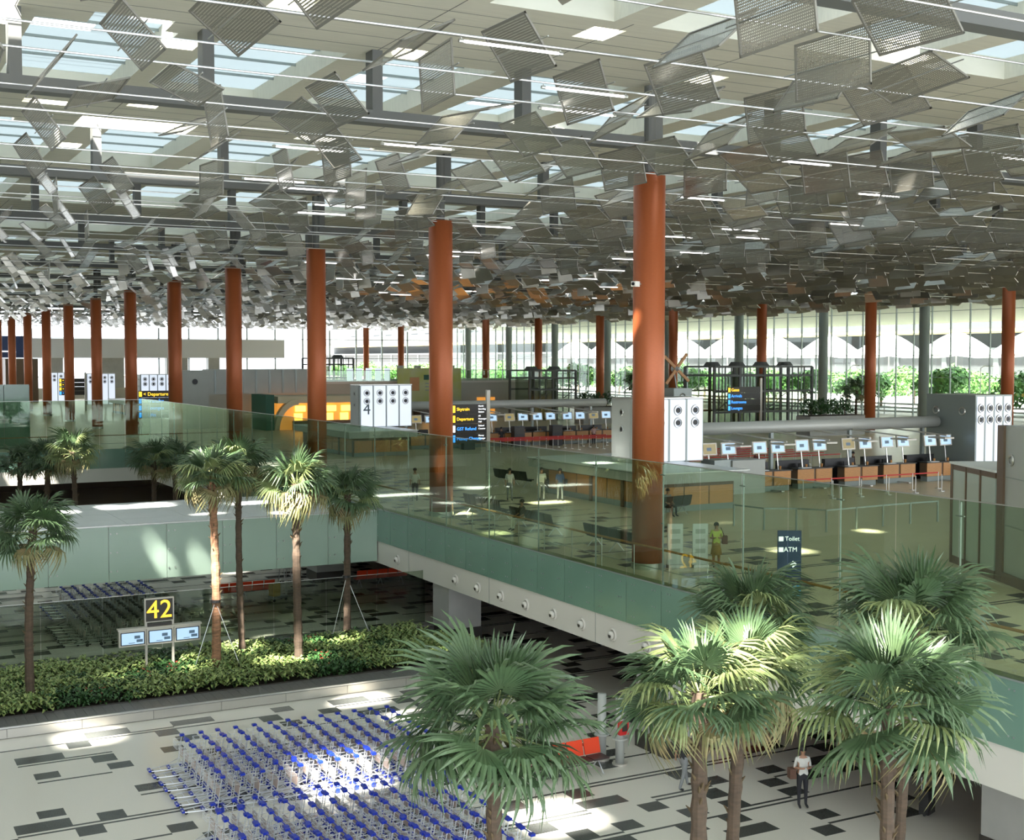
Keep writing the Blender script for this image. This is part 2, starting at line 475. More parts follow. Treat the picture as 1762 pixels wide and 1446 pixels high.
# far edge across the void at Y = 108.6
tb = struct(MB().box(-6, 108.6, -2.73, 24.1, 109, -1.59).build('trim_2', M['white']))
bar2 = thing('glass_barrier', 'distant glass barrier across the end of the open well', 'glass barrier', (0, 108.6, 0))
lm2 = MB().box(.012, -.012, -1.62, 2.058, 0, -.02).mesh('frosted_pane', M['frost'])
um2 = MB().box(.012, -.008, 0, 2.058, 0, 4.0).mesh('clear_pane', M['clear'])
for i in range(15):
    link('frosted_pane', lm2, bar2, (24.05 - 2.07 * (i + 1), 0, 0))
    link('clear_pane', um2, bar2, (24.05 - 2.07 * (i + 1), 0, 0))
MB().box(-7, -.02, 4, 24.05, .015, 4.025).build('top_rail', M['steel'], bar2)
rail2 = thing('handrail', 'distant teak handrail across the end of the open well', 'handrail', (0, 108.9, 0))
MB().tube([(-7, 0, 1.08), (24, 0, 1.08)], .04, 6).build('rail', M['wood'], rail2)
MB().tube([(-7, 0, .4), (24, 0, .4)], .018, 5).build('lower_rail', M['steel'], rail2)
# ------------------------------------------------------------------ link bridge box
br = struct(thing('bridge', '', ''))
for k in ('label', 'category'): del br[k]
br.name = 'trim_3'
MB().box(-4, 58.9, -2.6, 24.05, 67.9, -.14).build('core', M['white'], br)
roof = MB().box(.01, .01, 0, 2.99, 2.29, .05).mesh('roof_panel', M['roofwhite'])
for i in range(9):
    for j in range(4):
        link('roof_panel', roof, br, (24.05 - 3.0 * (i + 1), 58.75 + 2.3 * j, -.14))
fp = MB().box(.01, -.02, -2.62, 2.58, 0, -.1).mesh('glass_panel', M['frost_pale'])
stud = MB().tube([(0, -.06, 0), (0, 0, 0)], .035, 8).mesh('stud', M['steel'])
for i in range(11):
    x = 24.05 - 2.59 * (i + 1)
    g = link('glass_panel', fp, br, (x, 58.8, 0))
    for dz in (-.45, -1.3, -2.15):
        for dx in (.08, .36): link('stud', stud, g, (dx, -.02, dz))
MB().box(-4, 58.72, -.1, 24.1, 58.84, -.06).build('edge_trim', M['steel'], br)

# ------------------------------------------------------------------ columns
big = thing('column', 'nearest rust orange round column behind the glass barrier', 'column', (25.6, COLY[1], 0))
def col_mesh(r, z1, mat, seg=36):
    mb = MB()
    mb.tube([(0, 0, 0), (0, 0, z1)], r, seg)
    me = mb.mesh('shaft', mat)
    for p in me.polygons:
        if len(p.vertices) == 4: p.use_smooth = True
    return me
cs = col_mesh(.56, 13.85, M['copper'])
link('shaft', cs, big)
basem = MB().tube([(0, 0, 0), (0, 0, .22)], .585, 36).mesh('base_ring', M['steel'])
link('base_ring', basem, big)
neckm = MB().tube([(0, 0, 13.85), (0, 0, 16.9)], .2, 12).mesh('neck', M['beam'])
link('neck', neckm, big)
ordn = ['second', 'third', 'fourth', 'fifth', 'sixth', 'seventh', 'eighth', 'ninth', 'tenth', 'eleventh', 'twelfth', 'thirteenth', 'fourteenth']
for k, y in enumerate(COLY[2:]):
    dup(big, (25.6, y, 0), None, '%s rust orange column of the row along the balcony, counted from the nearest' % ordn[k], None)
# small camera on the nearest column
cc = thing('security_camera', 'small white security camera bracketed to the nearest orange column', 'camera', (24.98, 37.1, 10.0), R(200))
MB().tube([(-.1, 0, 0), (.12, 0, 0)], .03, 8).build('bracket', M['steel'], cc)
MB().box(.08, -.09, -.1, .34, .09, .08).build('housing', M['white'], cc)
MB().tube([(.34, 0, -.01), (.36, 0, -.01)], .06, 10).build('lens', M['black'], cc)
far = thing('column', 'nearest rust orange column of the second row, at the right edge', 'column', (93.0, 79.5, 0))
link('shaft', cs, far); link('base_ring', basem, far); link('neck', neckm, far)
for k in range(1, 10):
    dup(far, (93.0, 79.5 + 17.0 * k, 0), None, '%s rust orange column of the second row before the glass facade, counted from the right' % ordn[k - 1])
gc = thing('column', 'first grey column along the glass facade, counted from the right', 'column', (112.4, 91.0, 0))
link('shaft', col_mesh(.6, 16.4, M['greycol'], 24), gc)
MB().tube([(0, 0, 0), (0, 0, .2)], .62, 24).build('base_ring', M['steel'], gc)
for k in range(1, 10):
    dup(gc, (112.4, 91.0 + 17.0 * k, 0), None, '%s grey column along the glass facade, counted from the right' % ordn[k - 1])
# square concrete columns under the balcony
def sqcol(x, y, label):
    t = thing('concrete_column', label, 'column', (x, y, AZ))
    b = MB().box(-.8, -.85, .55, .8, .85, 2.47).build('shaft', M['concrete'], t)
    MB().box(-.83, -.88, 0, .83, .88, .55).build('plinth', M['signblack'], t)
    return t
sqcol(23.3 + .6, 33.5, 'square grey concrete column under the balcony beside the telephone pillars')
sqcol(25.1, 51.9, 'square grey concrete column under the balcony at the end of the planter')
sqcol(26.4, 21.6, 'square grey concrete column under the balcony at the bottom right corner')
sqcol(25.1, 69.2, 'square concrete column in the shade under the link bridge')

# ------------------------------------------------------------------ roof, skylights
SZ = 17.0
holes = []        # openings added to the roof, placed to throw sun patches
def sunhole(px, py, pz, w, h, dx=0, dy=0):
    t = SZ + .8 - pz
    cx, cyy = px - SUN_DIR.x * t + dx, py - SUN_DIR.y * t + dy
    holes.append((cx - w / 2, cyy - h / 2, cx + w / 2, cyy + h / 2))
sunhole(7.6, 44.0, AZ, 1.5, 1.8)
sunhole(17.2, 43.9, AZ, 2.0, 1.0)
sunhole(13.4, 35.2, AZ, 2.2, 1.6)
sunhole(17.7, 30.2, AZ, 2.2, 2.4)
sunhole(11.4, 55.3, AZ, 2.4, .5)
sunhole(14.1, 66.3, -.1, 3.6, 1.8)
sunhole(20.5, 64.8, -.1, 4.6, 2.2)
sunhole(16.5, 61.5, -.1, 1.6, .8)
sunhole(13.6, 58.75, -1.5, .7, .8)
sunhole(15.1, 58.75, -1.9, .5, .6)
sunhole(13.6, 18.1, 1.9, 1.6, 1.6)
sunhole(15.8, 19.7, 1.5, 1.4, 1.4)
sunhole(16.0, 15.6, 2.4, 1.0, 1.0)
sunhole(13.3, 49.0, -.5, 1.4, 3.2)
sunhole(14.0, 50.5, 3.1, 2.0, 1.0)
sunhole(16.4, 48.4, -4.4, 3.0, 1.2)
sunhole(10.0, 49.6, -4.4, 2.0, 1.6)
sunhole(12.3, 49.6, -4.4, 1.6, 2.0)
sunhole(17.0, 48.5, 3.0, 1.5, 1.2)
sunhole(19.0, 51.0, -4.3, 2.2, 1.4)
sunhole(13.3, 81.3, 2.0, 2.2, 1.6)
sunhole(22.1, 85, 1.0, 1.0, 3)
sunhole(14.5, 108.6, -2.2, 3.0, 1.0)
sunhole(28.2, 64.3, 0, 2.0, 1.0)
sunhole(33, 57, 0, 2.0, 1.0)
sunhole(12.1, 68.5, AZ, 3, 1.6)
sunhole(16.8, 69.5, AZ, 1.8, 1.2)
NF = len(holes)
for hx, hy in ((8.5, 29.5), (13.5, 36.2), (11, 42), (18.5, 40), (22.5, 35), (26, 30), (29, 38.5), (20, 47), (13, 52), (33, 33), (24, 58), (12, 63), (30, 50)):
    sunhole(hx, hy, 13.6, 1.1, 1.3)  # more openings added so the sun strikes hanging panels
slab = MB()
panes = []
Y0R, Y1R, X0R, X1R = -6, YN + 4, -24, 118
xs = [4.8 + 5.3 * i for i in range(-6, 22)]
k = -3
while True:
    yb = 37.7 + 17.2 * k
    if yb > Y1R: break
    # plain strip
    for a in rect_minus((X0R, yb - 6.6, X1R, yb + .6), holes): slab.box(a[0], a[1], SZ, a[2], a[3], SZ + .8)
    sk0, sk1 = yb + .6, yb + 10.6
    for i, x in enumerate(xs):
        for a in rect_minus((x - .65, sk0, x + .65, sk1), holes): slab.box(a[0], a[1], SZ, a[2], a[3], SZ + .8)
        if i < len(xs) - 1 and x + 4.65 < X1R and x > 46 and (i + k) % 3:
            slab.box(x + .65, sk0, SZ + .3, x + 4.65, sk1, SZ + .8)
        elif i < len(xs) - 1 and x + 4.65 < X1R:
            panes.append((x + .65, sk0, x + 4.65, sk1))
    k += 1
ce = struct(slab.build('ceiling', M['slab']))
stuffp = MB()
panes.sort(key=lambda p: math.hypot(p[0] - 8, p[1] - 38))
pane_cache = None
for i, p in enumerate(panes):
    parts = rect_minus(p, holes)
    if i < 110:
        if len(parts) == 1:
            if pane_cache is None: pane_cache = MB().box(0, 0, 0, 4.0, 10.0, .03).mesh('skylight_pane', M['skylight'])
            link('skylight_pane', pane_cache, ce, (p[0], p[1], SZ + .7))
        else:
            mb = MB()
            for a in parts: mb.box(a[0], a[1], SZ + .7, a[2], a[3], SZ + .73)
            mb.build('skylight_pane', M['skylight'], ce)
    else:
        for a in parts: stuffp.box(a[0], a[1], SZ + .7, a[2], a[3], SZ + .73)
o = stuffp.build('distant_skylight_panes', M['skylight'], ce); o['kind'] = 'stuff'
# skylight bars
barm = MB()
for (x0, y0, x1, y1) in panes[:40]:
    for j in range(1, 4): barm.box(x0, y0 + j * 2.5 - .02, SZ + .6, x1, y0 + j * 2.5 + .02, SZ + .69)
barm.build('glazing_bars', M['mullion'], ce)
seam = MB()
for yb in [37.7 + 17.2 * q for q in range(-2, 4)]:
    for j in range(1, 6): seam.box(X0R, yb - 6.6 + j * 1.2, SZ - .004, 60, yb - 6.6 + j * 1.2 + .03, SZ)
    for x in xs[4:16]: seam.box(x, yb - 6.6, SZ - .004, x + .03, yb + .6, SZ)
seam.build('board_joints', M['beam'], ce)
# soffit beyond the facade
ovm = MB(); ovm.box(0, -6, 0, 1, YN, .6)
ovm.v = [(XE + .2 + 22 * x, y, 14.6 - 2.2 * x + z) for x, y, z in ovm.v]
ov = struct(ovm.build('ceiling_overhang', M['slab']))

# dark beams with posts
bmm = MB().box(-24, -.28, 14.75, 117, .28, 15.15).mesh('flange', M['beam'])
pom = MB().box(-.17, -.28, 15.15, .17, .28, SZ).mesh('post', M['beam'])
for q in range(-1, 12):
    y = 37.7 + 17.2 * q
    t = thing('roof_beam', 'dark grey roof beam with square hanger posts, number %d of the row going away from the camera' % (q + 2), 'beam', (0, y, 0))
    link('flange', bmm, t)
    xx = [x for x in xs if x > 0]
    for x in (xx if q < 5 else xx[::2]): link('post', pom, t, (x, 0, 0))

# ------------------------------------------------------------------ suspension rods and reflector panels
PZ = 13.6
rods_y = [25.2 + 2.9 * k for k in range(-3, 77)]
rodm = MB().tube([(-10, 0, 0), (112, 0, 0)], .023, 6).mesh('suspension_rod', M['rod'])
for k, y in enumerate(rods_y):
    o = link('suspension_rod', rodm, None, (0, y, PZ + (0.18 if k % 3 == 1 else 0)))
    tag(o, 'thin polished steel rod strung across the hall under the ceiling', 'rod', 'suspension rods under the ceiling')
lampm = MB().tube([(0, 0, -.09), (2.2, 0, -.09)], .03, 8).mesh('tube', M['lamp'])
lcap = MB().tube([(-.05, 0, -.09), (.05, 0, -.09)], .04, 8).box(-.01, -.01, -.09, .01, .01, -.02).mesh('end_cap', M['steel'])
lr = random.Random(5)
for k, y in enumerate(rods_y[2:34]):
    for _ in range(2):
        if lr.random() < .2: continue
        x = lr.uniform(2, 14) + k * 1.3 + _ * 17
        d = .474 * x + .88 * y; rr = .88 * x - .474 * y
        if abs(rr / d) > .42 or (PZ - 7.4) / d > .29 or (min(abs(y - c_) for c_ in COLY) < 1.2 and 22.5 < x < 26.5): continue
        t = thing('linear_lamp', 'slim lit white tube lamp clipped to a ceiling rod', 'lamp', (x, y, PZ + (0.18 if (k + 2) % 3 == 1 else 0) - .02), 0, 'slim tube lamps on the ceiling rods')
        link('tube', lampm, t); link('end_cap', lcap, t); link('end_cap', lcap, t, (2.2, 0, 0))

PL, PW = 2.2, 1.25
def sheet_mesh():
    mb = MB(); s = PW / 2; t = PL / 2
    mb.v = [(-s, -t, 0), (s, -t, 0), (s, t, 0), (-s, t, 0)]
    mb.f = [(0, 1, 2, 3)]
    mb.uv = [(0, 0), (PW, 0), (PW, PL), (0, PL)]
    return mb.mesh('perforated_sheet', M['panel'])
sm = sheet_mesh()
fr = MB()
s_, t_ = PW / 2, PL / 2
for a in ((-s_, -t_, s_, -t_ + .05), (-s_, t_ - .05, s_, t_), (-s_, -t_, -s_ + .05, t_), (s_ - .05, -t_, s_, t_)):
    fr.box(a[0], a[1], -.02, a[2], a[3], .02)
frm = fr.mesh('frame', M['panel_frame'])
axm = MB().tube([(0, -1.45, 0), (0, 1.45, 0)], .016, 5).mesh('axle', M['rod'])
pr = random.Random(21)
cands = []
for k, y in enumerate(rods_y[:-1]):
    x = -6 + pr.random() * 3
    while x < 110:
        step = 3.3 if x < 18 else (2.7 if x < 34 else 2.3)
        x += step * pr.uniform(.7, 1.3)
        ang = pr.choice((45, 50, 38, 60, -30, -38, 75, 88, 52, -22, 30, -50, 42)) + pr.uniform(-9, 9)
        if pr.random() < .12: continue
        if min(abs(x - 25.6), abs(x - 93.0), abs(x - 112.4)) < 1.5 and any(abs(y + 1.45 - cy__) < 2.0 for cy__ in COLY + [79.5 + 17 * q for q in range(10)] + [91 + 17 * q for q in range(10)]): continue
        cands.append((x, y + 1.45 + pr.uniform(-.15, .15), PZ + pr.uniform(-.12, .35), R(ang), R(pr.uniform(-7, 7))))
hc = [((h[0] + h[2]) / 2 + SUN_DIR.x * 4, (h[1] + h[3]) / 2 + SUN_DIR.y * 4, max(h[2] - h[0], h[3] - h[1]) / 2) for h in holes[:NF]]
keep = []
for c in cands:
    if any(abs(c[0] - a) < r_ * .8 + .3 and abs(c[1] - b) < r_ * .8 + .8 for a, b, r_ in hc): continue
    x, y = c[0], c[1]
    d = .474 * x + .88 * y; rr = .88 * x - .474 * y
    c = c + (d, d > 8 and abs(rr / d) < .44 and (c[2] - 7.4) / d < .30)
    keep.append(c)
keep.sort(key=lambda c: (not c[6], c[5]))
far_p = MB(); far_uv = []
for i, (x, y, z, a, b, d, v) in enumerate(keep):
    if i < 300:
        t = thing('reflector_panel', 'tilted perforated aluminium reflector panel hanging under the skylights', 'ceiling panel', (x, y, z), 0, 'tilted reflector panels under the ceiling')
        t.rotation_euler = (b, a, 0)
        link('perforated_sheet', sm, t); link('frame', frm, t); link('axle', axm, t)
    else:
        m = Matrix.Translation((x, y, z)) @ Matrix.Rotation(a, 4, 'Y') @ Matrix.Rotation(b, 4, 'X')
        far_p.box(-s_, -t_, -.015, s_, t_, .015, m)
o = far_p.build('distant_reflector_panels', M['panel_far'])
tag(o, 'dense field of tilted metal reflector panels far down the ceiling', 'ceiling panels', None, 'stuff')

# ------------------------------------------------------------------ east facade
fa = struct(thing('window_1', '', '')); [fa.pop(k) for k in ('label', 'category')]
mul = MB().box(XE - .08, -.05, 0, XE + .12, .05, 16.8).mesh('mullion', M['mullion'])
pn = MB().box(XE + .02, .06, 0, XE + .03, 2.80, 16.8).mesh('glass_pane', M['facade_glass'])
y = 50.0
while y < YN:
    link('mullion', mul, fa, (0, y, 0)); link('glass_pane', pn, fa, (0, y, 0)); y += 2.87
for z in (2.6, 5.2, 7.8, 10.4, 13.0): MB().box(XE - .03, 50, z, XE + .05, YN, z + .06).build('transom', M['mullion'], fa)
# far end wall
fw = struct(thing('wall_north', '', '')); [fw.pop(k) for k in ('label', 'category')]
MB().box(32.6, YN - 4, 7.6, 81, YN, 11.2).build('upper_volume', M['canvas'], fw)
MB().box(32.6, YN - 1, 0, 60, YN, 2.0).build('dado', M['beigewall'], fw)
for x in [28 + 5.8 * i for i in range(16)]:
    MB().box(x, YN - .1, 0, x + .3, YN + .1, 17).build('mullion', M['mullion'], fw)
for z in (4, 7.4, 11.3, 13.5): MB().box(0, YN - .1, z, XE, YN + .1, z + .12).build('transom', M['mullion'], fw)
for x, w in ((36, 3), (45, 5), (58, 4), (66, 2.2)):
    MB().box(x, YN - 3, 2, x + w, YN - 1, 7.6).build('pier', M['concrete'], fw)
bs = thing('blue_sign', 'large dark blue hanging sign at the far left end of the hall', 'sign', (26, YN - 14, 7.6))
MB().box(-4, 0, 0, 5.5, .3, 3.8).build('board', M['navy'], bs)
for dx, dz, w in ((-1, 2.2, 2), (-1, 1.8, 2), (1, 1.0, 1.8), (2.6, .9, .9)):
    MB().box(dx, -.05, dz, dx + w, 0, dz + .22).build('lettering_bar', M['signwhite'], bs)
for dx in (-3, 4.5): MB().tube([(dx, .15, 3.8), (dx, .15, 9)], .05, 6).build('hanger', M['steel'], bs)
struct(MB().box(27.5, YN - 16, 0, 32.8, YN - 10, 7.4).build('wall_far_core', M['darkwood']))

# ------------------------------------------------------------------ outside
gr = struct(MB().box(XE + .1, -40, -.3, 420, 620, -.02).build('floor_forecourt', M['road']))
bl = thing('terminal_building', 'long pale grey terminal building across the road with white canopies', 'building', (200, 0, 0))
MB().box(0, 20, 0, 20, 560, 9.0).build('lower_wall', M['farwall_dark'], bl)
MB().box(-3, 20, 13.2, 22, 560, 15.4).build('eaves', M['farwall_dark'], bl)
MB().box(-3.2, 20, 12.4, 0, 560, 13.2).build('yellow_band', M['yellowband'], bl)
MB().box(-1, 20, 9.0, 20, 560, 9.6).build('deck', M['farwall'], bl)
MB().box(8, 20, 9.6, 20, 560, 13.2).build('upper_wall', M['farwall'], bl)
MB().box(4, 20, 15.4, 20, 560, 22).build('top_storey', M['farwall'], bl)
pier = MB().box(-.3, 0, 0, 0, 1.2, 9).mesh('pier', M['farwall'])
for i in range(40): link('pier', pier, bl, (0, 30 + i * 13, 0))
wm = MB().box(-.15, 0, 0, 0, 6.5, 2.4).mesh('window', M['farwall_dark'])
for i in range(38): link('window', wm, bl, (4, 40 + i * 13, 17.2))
def tent():
    mb = MB(); n = 14; w, l, h = 9.0, 17.0, 4.2
    def P(i, j):
        u, v = i / n * 2 - 1, j / n * 2 - 1
        return (u * w / 2, v * l / 2, h * (1 - u * u) * (1 - abs(v) ** 1.6) ** .8 + .2 - .8 * abs(v))
    for i in range(n):
        for j in range(n): mb.poly([P(i, j), P(i + 1, j), P(i + 1, j + 1), P(i, j + 1)])
    return mb
tm = tent().mesh('canopy', M['canvas'], True)
mastm = MB().tube([(0, 0, -8.2), (0, 0, 4)], .15, 6).mesh('mast', M['steel'])
for i in range(16):
    t = thing('fabric_canopy', 'white peaked fabric canopy over the far forecourt', 'canopy', (190, 52 + i * 17.5, 8.2), 0, 'white fabric canopies outside')
    link('canopy', tm, t); link('mast', mastm, t)
def tree_crown(seed, rx, rz, n):
    r = random.Random(seed); mb = MB()
    lobes = [(r.uniform(-.5, .5) * rx, r.uniform(-.5, .5) * rx, r.uniform(-.3, .5) * rz, r.uniform(.45, .7)) for _ in range(7)]
    for _ in range(n):
        lx, ly, lz, s = r.choice(lobes)
        th, ph = r.uniform(0, 2 * PI), math.acos(r.uniform(-.6, 1))
        q = r.uniform(.8, 1.05)
        c = Vector((lx + s * rx * q * math.sin(ph) * math.cos(th), ly + s * rx * q * math.sin(ph) * math.sin(th), lz + s * rz * q * math.cos(ph)))
        nn = Vector((math.sin(ph) * math.cos(th), math.sin(ph) * math.sin(th), math.cos(ph))) + Vector((r.uniform(-.6, .6), r.uniform(-.6, .6), r.uniform(-.4, .6)))
        u = nn.orthogonal().normalized(); w = nn.cross(u).normalized(); a = r.uniform(.22, .42)
        mb.poly([c - u * a, c - w * a * .6, c + u * a, c + w * a * .6])
    return mb.mesh('foliage', M['tree'])
crowns = [tree_crown(s, 4.4, 2.9, 1500) for s in (1, 2, 3)]
tk = MB().tube([(0, 0, 0), (.1, 0, 2.2), (0, .1, 4)], [.25, .2, .12], 7).mesh('trunk', M['bark'])
tr = random.Random(9)
for i in range(62):
    y = 52 + i * 5.2 + tr.uniform(-1, 1); x = 140 + (i % 3) * 9 + tr.uniform(-2, 2)
    t = thing('tree', 'bushy bright green tree outside the glass facade', 'tree', (x, y, -.02), tr.uniform(0, 6), 'trees outside the glass facade')
    t.scale = (1, 1, tr.uniform(.85, 1.15))
    link('trunk', tk, t); link('foliage', crowns[i % 3], t, (0, 0, 2.9 + tr.uniform(-.5, .7)))
for y, x in ((96, 132), (118, 133), (141, 132)):
    t = thing('street_lamp', 'slim white street lamp outside among the trees', 'street lamp', (x, y, 0), 0, 'street lamps outside')
    MB().tube([(0, 0, 0), (0, 0, 6.2), (0, -.6, 6.5), (0, -1.4, 6.5)], .07, 6).build('pole', M['white'], t)
    MB().box(-.2, -2.1, 6.42, .2, -1.3, 6.55).build('head', M['white'], t)
wr = thing('parapet', 'low white parapet rail outside along the departures kerb', 'parapet', (126, 0, 0))
for z in (.3, .8, 1.3): MB().box(0, 50, z, .12, 260, z + .25).build('rail', M['canvas'], wr)
for y in range(50, 260, 6): MB().box(.02, y, 0, .1, y + .15, 1.5).build('post', M['canvas'], wr)

# ------------------------------------------------------------------ planter in the arrivals well
pl = struct(thing('trim_4', '', '')); [pl.pop(k) for k in ('label', 'category')]
MB().box(-8, 44.85, AZ, 24.3, 52.6, -4.93).build('soil', M['soil'], pl)
MB().box(-8, 44.84, AZ, 24.3, 46.12, -4.86).build('ledge_core', M['granite'], pl)
plank = MB().box(.006, 0, 0, .316, 1.26, .05).mesh('granite_plank', M['granite'])
for i in range(73): link('granite_plank', plank, pl, (1.0 + .32 * i, 44.85, -4.87))
facep = MB().box(.006, -.02, 0, 2.39, 0, .3).mesh('steel_panel', M['steelface'])
for i in range(12): link('steel_panel', facep, pl, (-4.5 + 2.4 * i, 44.83, AZ + .02))
MB().box(-8, 44.80, -4.86, 24.3, 44.86, -4.80).build('front_nosing', M['steel'], pl)
MB().box(-8, 46.1, -4.9, 24.3, 46.16, -4.78).build('rear_nosing', M['signblack'], pl)
MB().box(-8, 52.6, AZ, 24.3, 53.7, -4.72).build('back_ledge', M['granite'], pl)
MB().box(-8, 52.55, -4.74, 24.3, 52.62, -4.66).build('back_edge', M['steel'], pl)
# smoked glass screen behind the planter
sg = thing('glass_screen', 'smoked glass screen standing along the back of the planter', 'glass screen', (0, 53.4, -4.72))
spn = MB().box(.01, -.006, 0, 2.39, .006, 2.4).mesh('glass_pane', M['smoked'])
for i in range(12): link('glass_pane', spn, sg, (-4.6 + 2.4 * i, 0, 0))
MB().box(-4.6, -.012, 2.4, 24.2, .012, 2.42).build('top_edge', M['steel'], sg)

# low leafy plants
def plant_mesh(seed, mat, n, spread, leafL, leafW, up):
    r = random.Random(seed); mb = MB()
    for i in range(n):
        a = r.uniform(0, 2 * PI); rad = r.uniform(0, spread); h = r.uniform(.12, .42) * up
        bx, by = rad * math.cos(a), rad * math.sin(a)
        az = a + r.uniform(-1, 1); L = leafL * r.uniform(.7, 1.2); W = leafW * r.uniform(.8, 1.1)
        dx, dy = math.cos(az), math.sin(az)
        b = Vector((bx, by, h)); mid = b + Vector((dx * L * .5, dy * L * .5, L * .28)); tip = b + Vector((dx * L, dy * L, -L * .02))
        side = Vector((-dy, dx, 0)) * W
        q = len(mb.v)
        mb.v += [tuple(b), tuple(mid + side), tuple(tip), tuple(mid - side), tuple(mid - Vector((0, 0, W * .35)))]
        mb.f += [(q, q + 4, q + 1), (q + 1, q + 4, q + 2), (q, q + 3, q + 4), (q + 3, q + 2, q + 4)]
    return mb.mesh('leaves', mat)
stm = MB()
for a in range(5): stm.tube([(0, 0, 0), (.12 * math.cos(a * 1.3), .12 * math.sin(a * 1.3), .3)], .012, 4)
stems = stm.mesh('stems', M['shrub_dark'])
kinds = [('variegated_shrub', M['shrub'], 'low variegated yellow green leafy plant in the planter bed', 'variegated plants filling the planter'),
         ('green_shrub', M['shrub_dark'], 'low dark green leafy plant in the planter bed', 'dark green plants filling the planter'),
         ('red_flowering_plant', M['shrub_red'], 'low plant with red bracts in the planter bed', 'red flowering plants in the planter')]
pv = {0: [plant_mesh(s, M['shrub'], 48, .42, .33, .085, 1.25) for s in (1, 2, 3)],
      1: [plant_mesh(s, M['shrub_dark'], 52, .42, .30, .065, 1.1) for s in (4, 5)],
      2: [plant_mesh(s, M['shrub_red'], 14, .34, .12, .05, 1.3) for s in (6, 7)]}
rp = random.Random(31)
npl = 0
yy = 46.6
while yy < 52.4:
    xx = 2.6 + rp.random() * .4
    while xx < 23.9:
        cl = noise.noise(Vector((xx * .38, yy * .5, 3.1)))
        kd = 0 if cl > -.12 else (1 if cl > -.38 or rp.random() < .4 else 2)
        if rp.random() < .03: kd = 1
        if xx > 23.2 and yy > 50.5: break
        nm, _, lb, g = kinds[kd]
        t = thing(nm, lb, 'plant', (xx + rp.uniform(-.15, .15), yy + rp.uniform(-.15, .15), -4.94), rp.uniform(0, 6.28), g)
        t.scale = (1, 1, rp.uniform(.85, 1.2))
        if kd == 2:
            link('leaves', pv[1][npl % 2], t); link('red_bracts', pv[2][npl % 2], t)
        else: link('leaves', rp.choice(pv[kd]), t)
        link('stems', stems, t)
        npl += 1
        xx += .66
    yy += .60
# low cluster of broad leaves near the right end of the planter
# ------------------------------------------------------------------ fan palms
def fan_leaf(seed, mat, petL, fanR, nseg=26, droop=.55, spread=150, ragged=.2):
    r = random.Random(seed); mb = MB()
    pet = [(0, 0, 0), (petL * .5, 0, petL * .10), (petL, 0, petL * .12)]
    tipz = petL * .12
    c0 = Vector((petL, 0, tipz))
    for i in range(nseg):
        a0 = R(-spread + 2 * spread * i / nseg); a1 = R(-spread + 2 * spread * (i + 1) / nseg)
        am = (a0 + a1) / 2
        Lr = fanR * (1 - .28 * abs(am) / R(spread)) * r.uniform(1 - ragged, 1.04)
        dr = droop * r.uniform(.55, 1.5)
        fold = .03 * fanR
        def P(q, side, lift=0):
            """q fraction of the radius; side -1, 0, 1"""
            if q <= .5: wd = (a1 - a0) / 2 * side
            else: wd = (a1 - a0) / 2 * side * max(0.0, (1 - q) / .5) ** .8
            aa = am + wd
            rad = Lr * q
            bend = max(0, q - .35)
            z = tipz + rad * .10 - dr * fanR * bend * bend * 1.7 + lift - .28 * rad * (abs(am) / R(spread)) ** 2
            rad2 = rad * (1 - .32 * dr * bend)
            return Vector((c0.x + rad2 * math.cos(aa), rad2 * math.sin(aa), z))
        q = len(mb.v)
        qs = (.04, .5, .78, 1.0)
        for qq in qs[:-1]:
            mb.v += [tuple(P(qq, -1)), tuple(P(qq, 0, fold * qq)), tuple(P(qq, 1))]
        mb.v.append(tuple(P(1.0, 0)))
        for k in range(2):
            b = q + k * 3
            mb.f += [(b, b + 3, b + 4, b + 1), (b + 1, b + 4, b + 5, b + 2)]
        b = q + 6; mb.f += [(b, q + 9, b + 1), (b + 1, q + 9, b + 2)]
    nb = len(mb.v)
    mb2 = MB().tube(pet, [.022, .016, .011], 5)
    return mb.mesh('frond', mat), mb2.mesh('petiole', M['petiole'])
LV = {'g': [fan_leaf(s, M['leaf'], .80, 1.16, 28, .30 + .16 * (s % 3), 125) for s in (1, 2, 3, 4)],
      'y': [fan_leaf(s, M['leaf_b'], .78, 1.10, 28, .6, 125) for s in (11, 12, 13)],
      'd': [fan_leaf(s, M['leaf_d'], .66, .95, 24, 1.15, 120) for s in (21, 22)],
      's': [fan_leaf(s, M['leaf'], .50, 1.05, 26, .12, 85) for s in (31, 32)]}
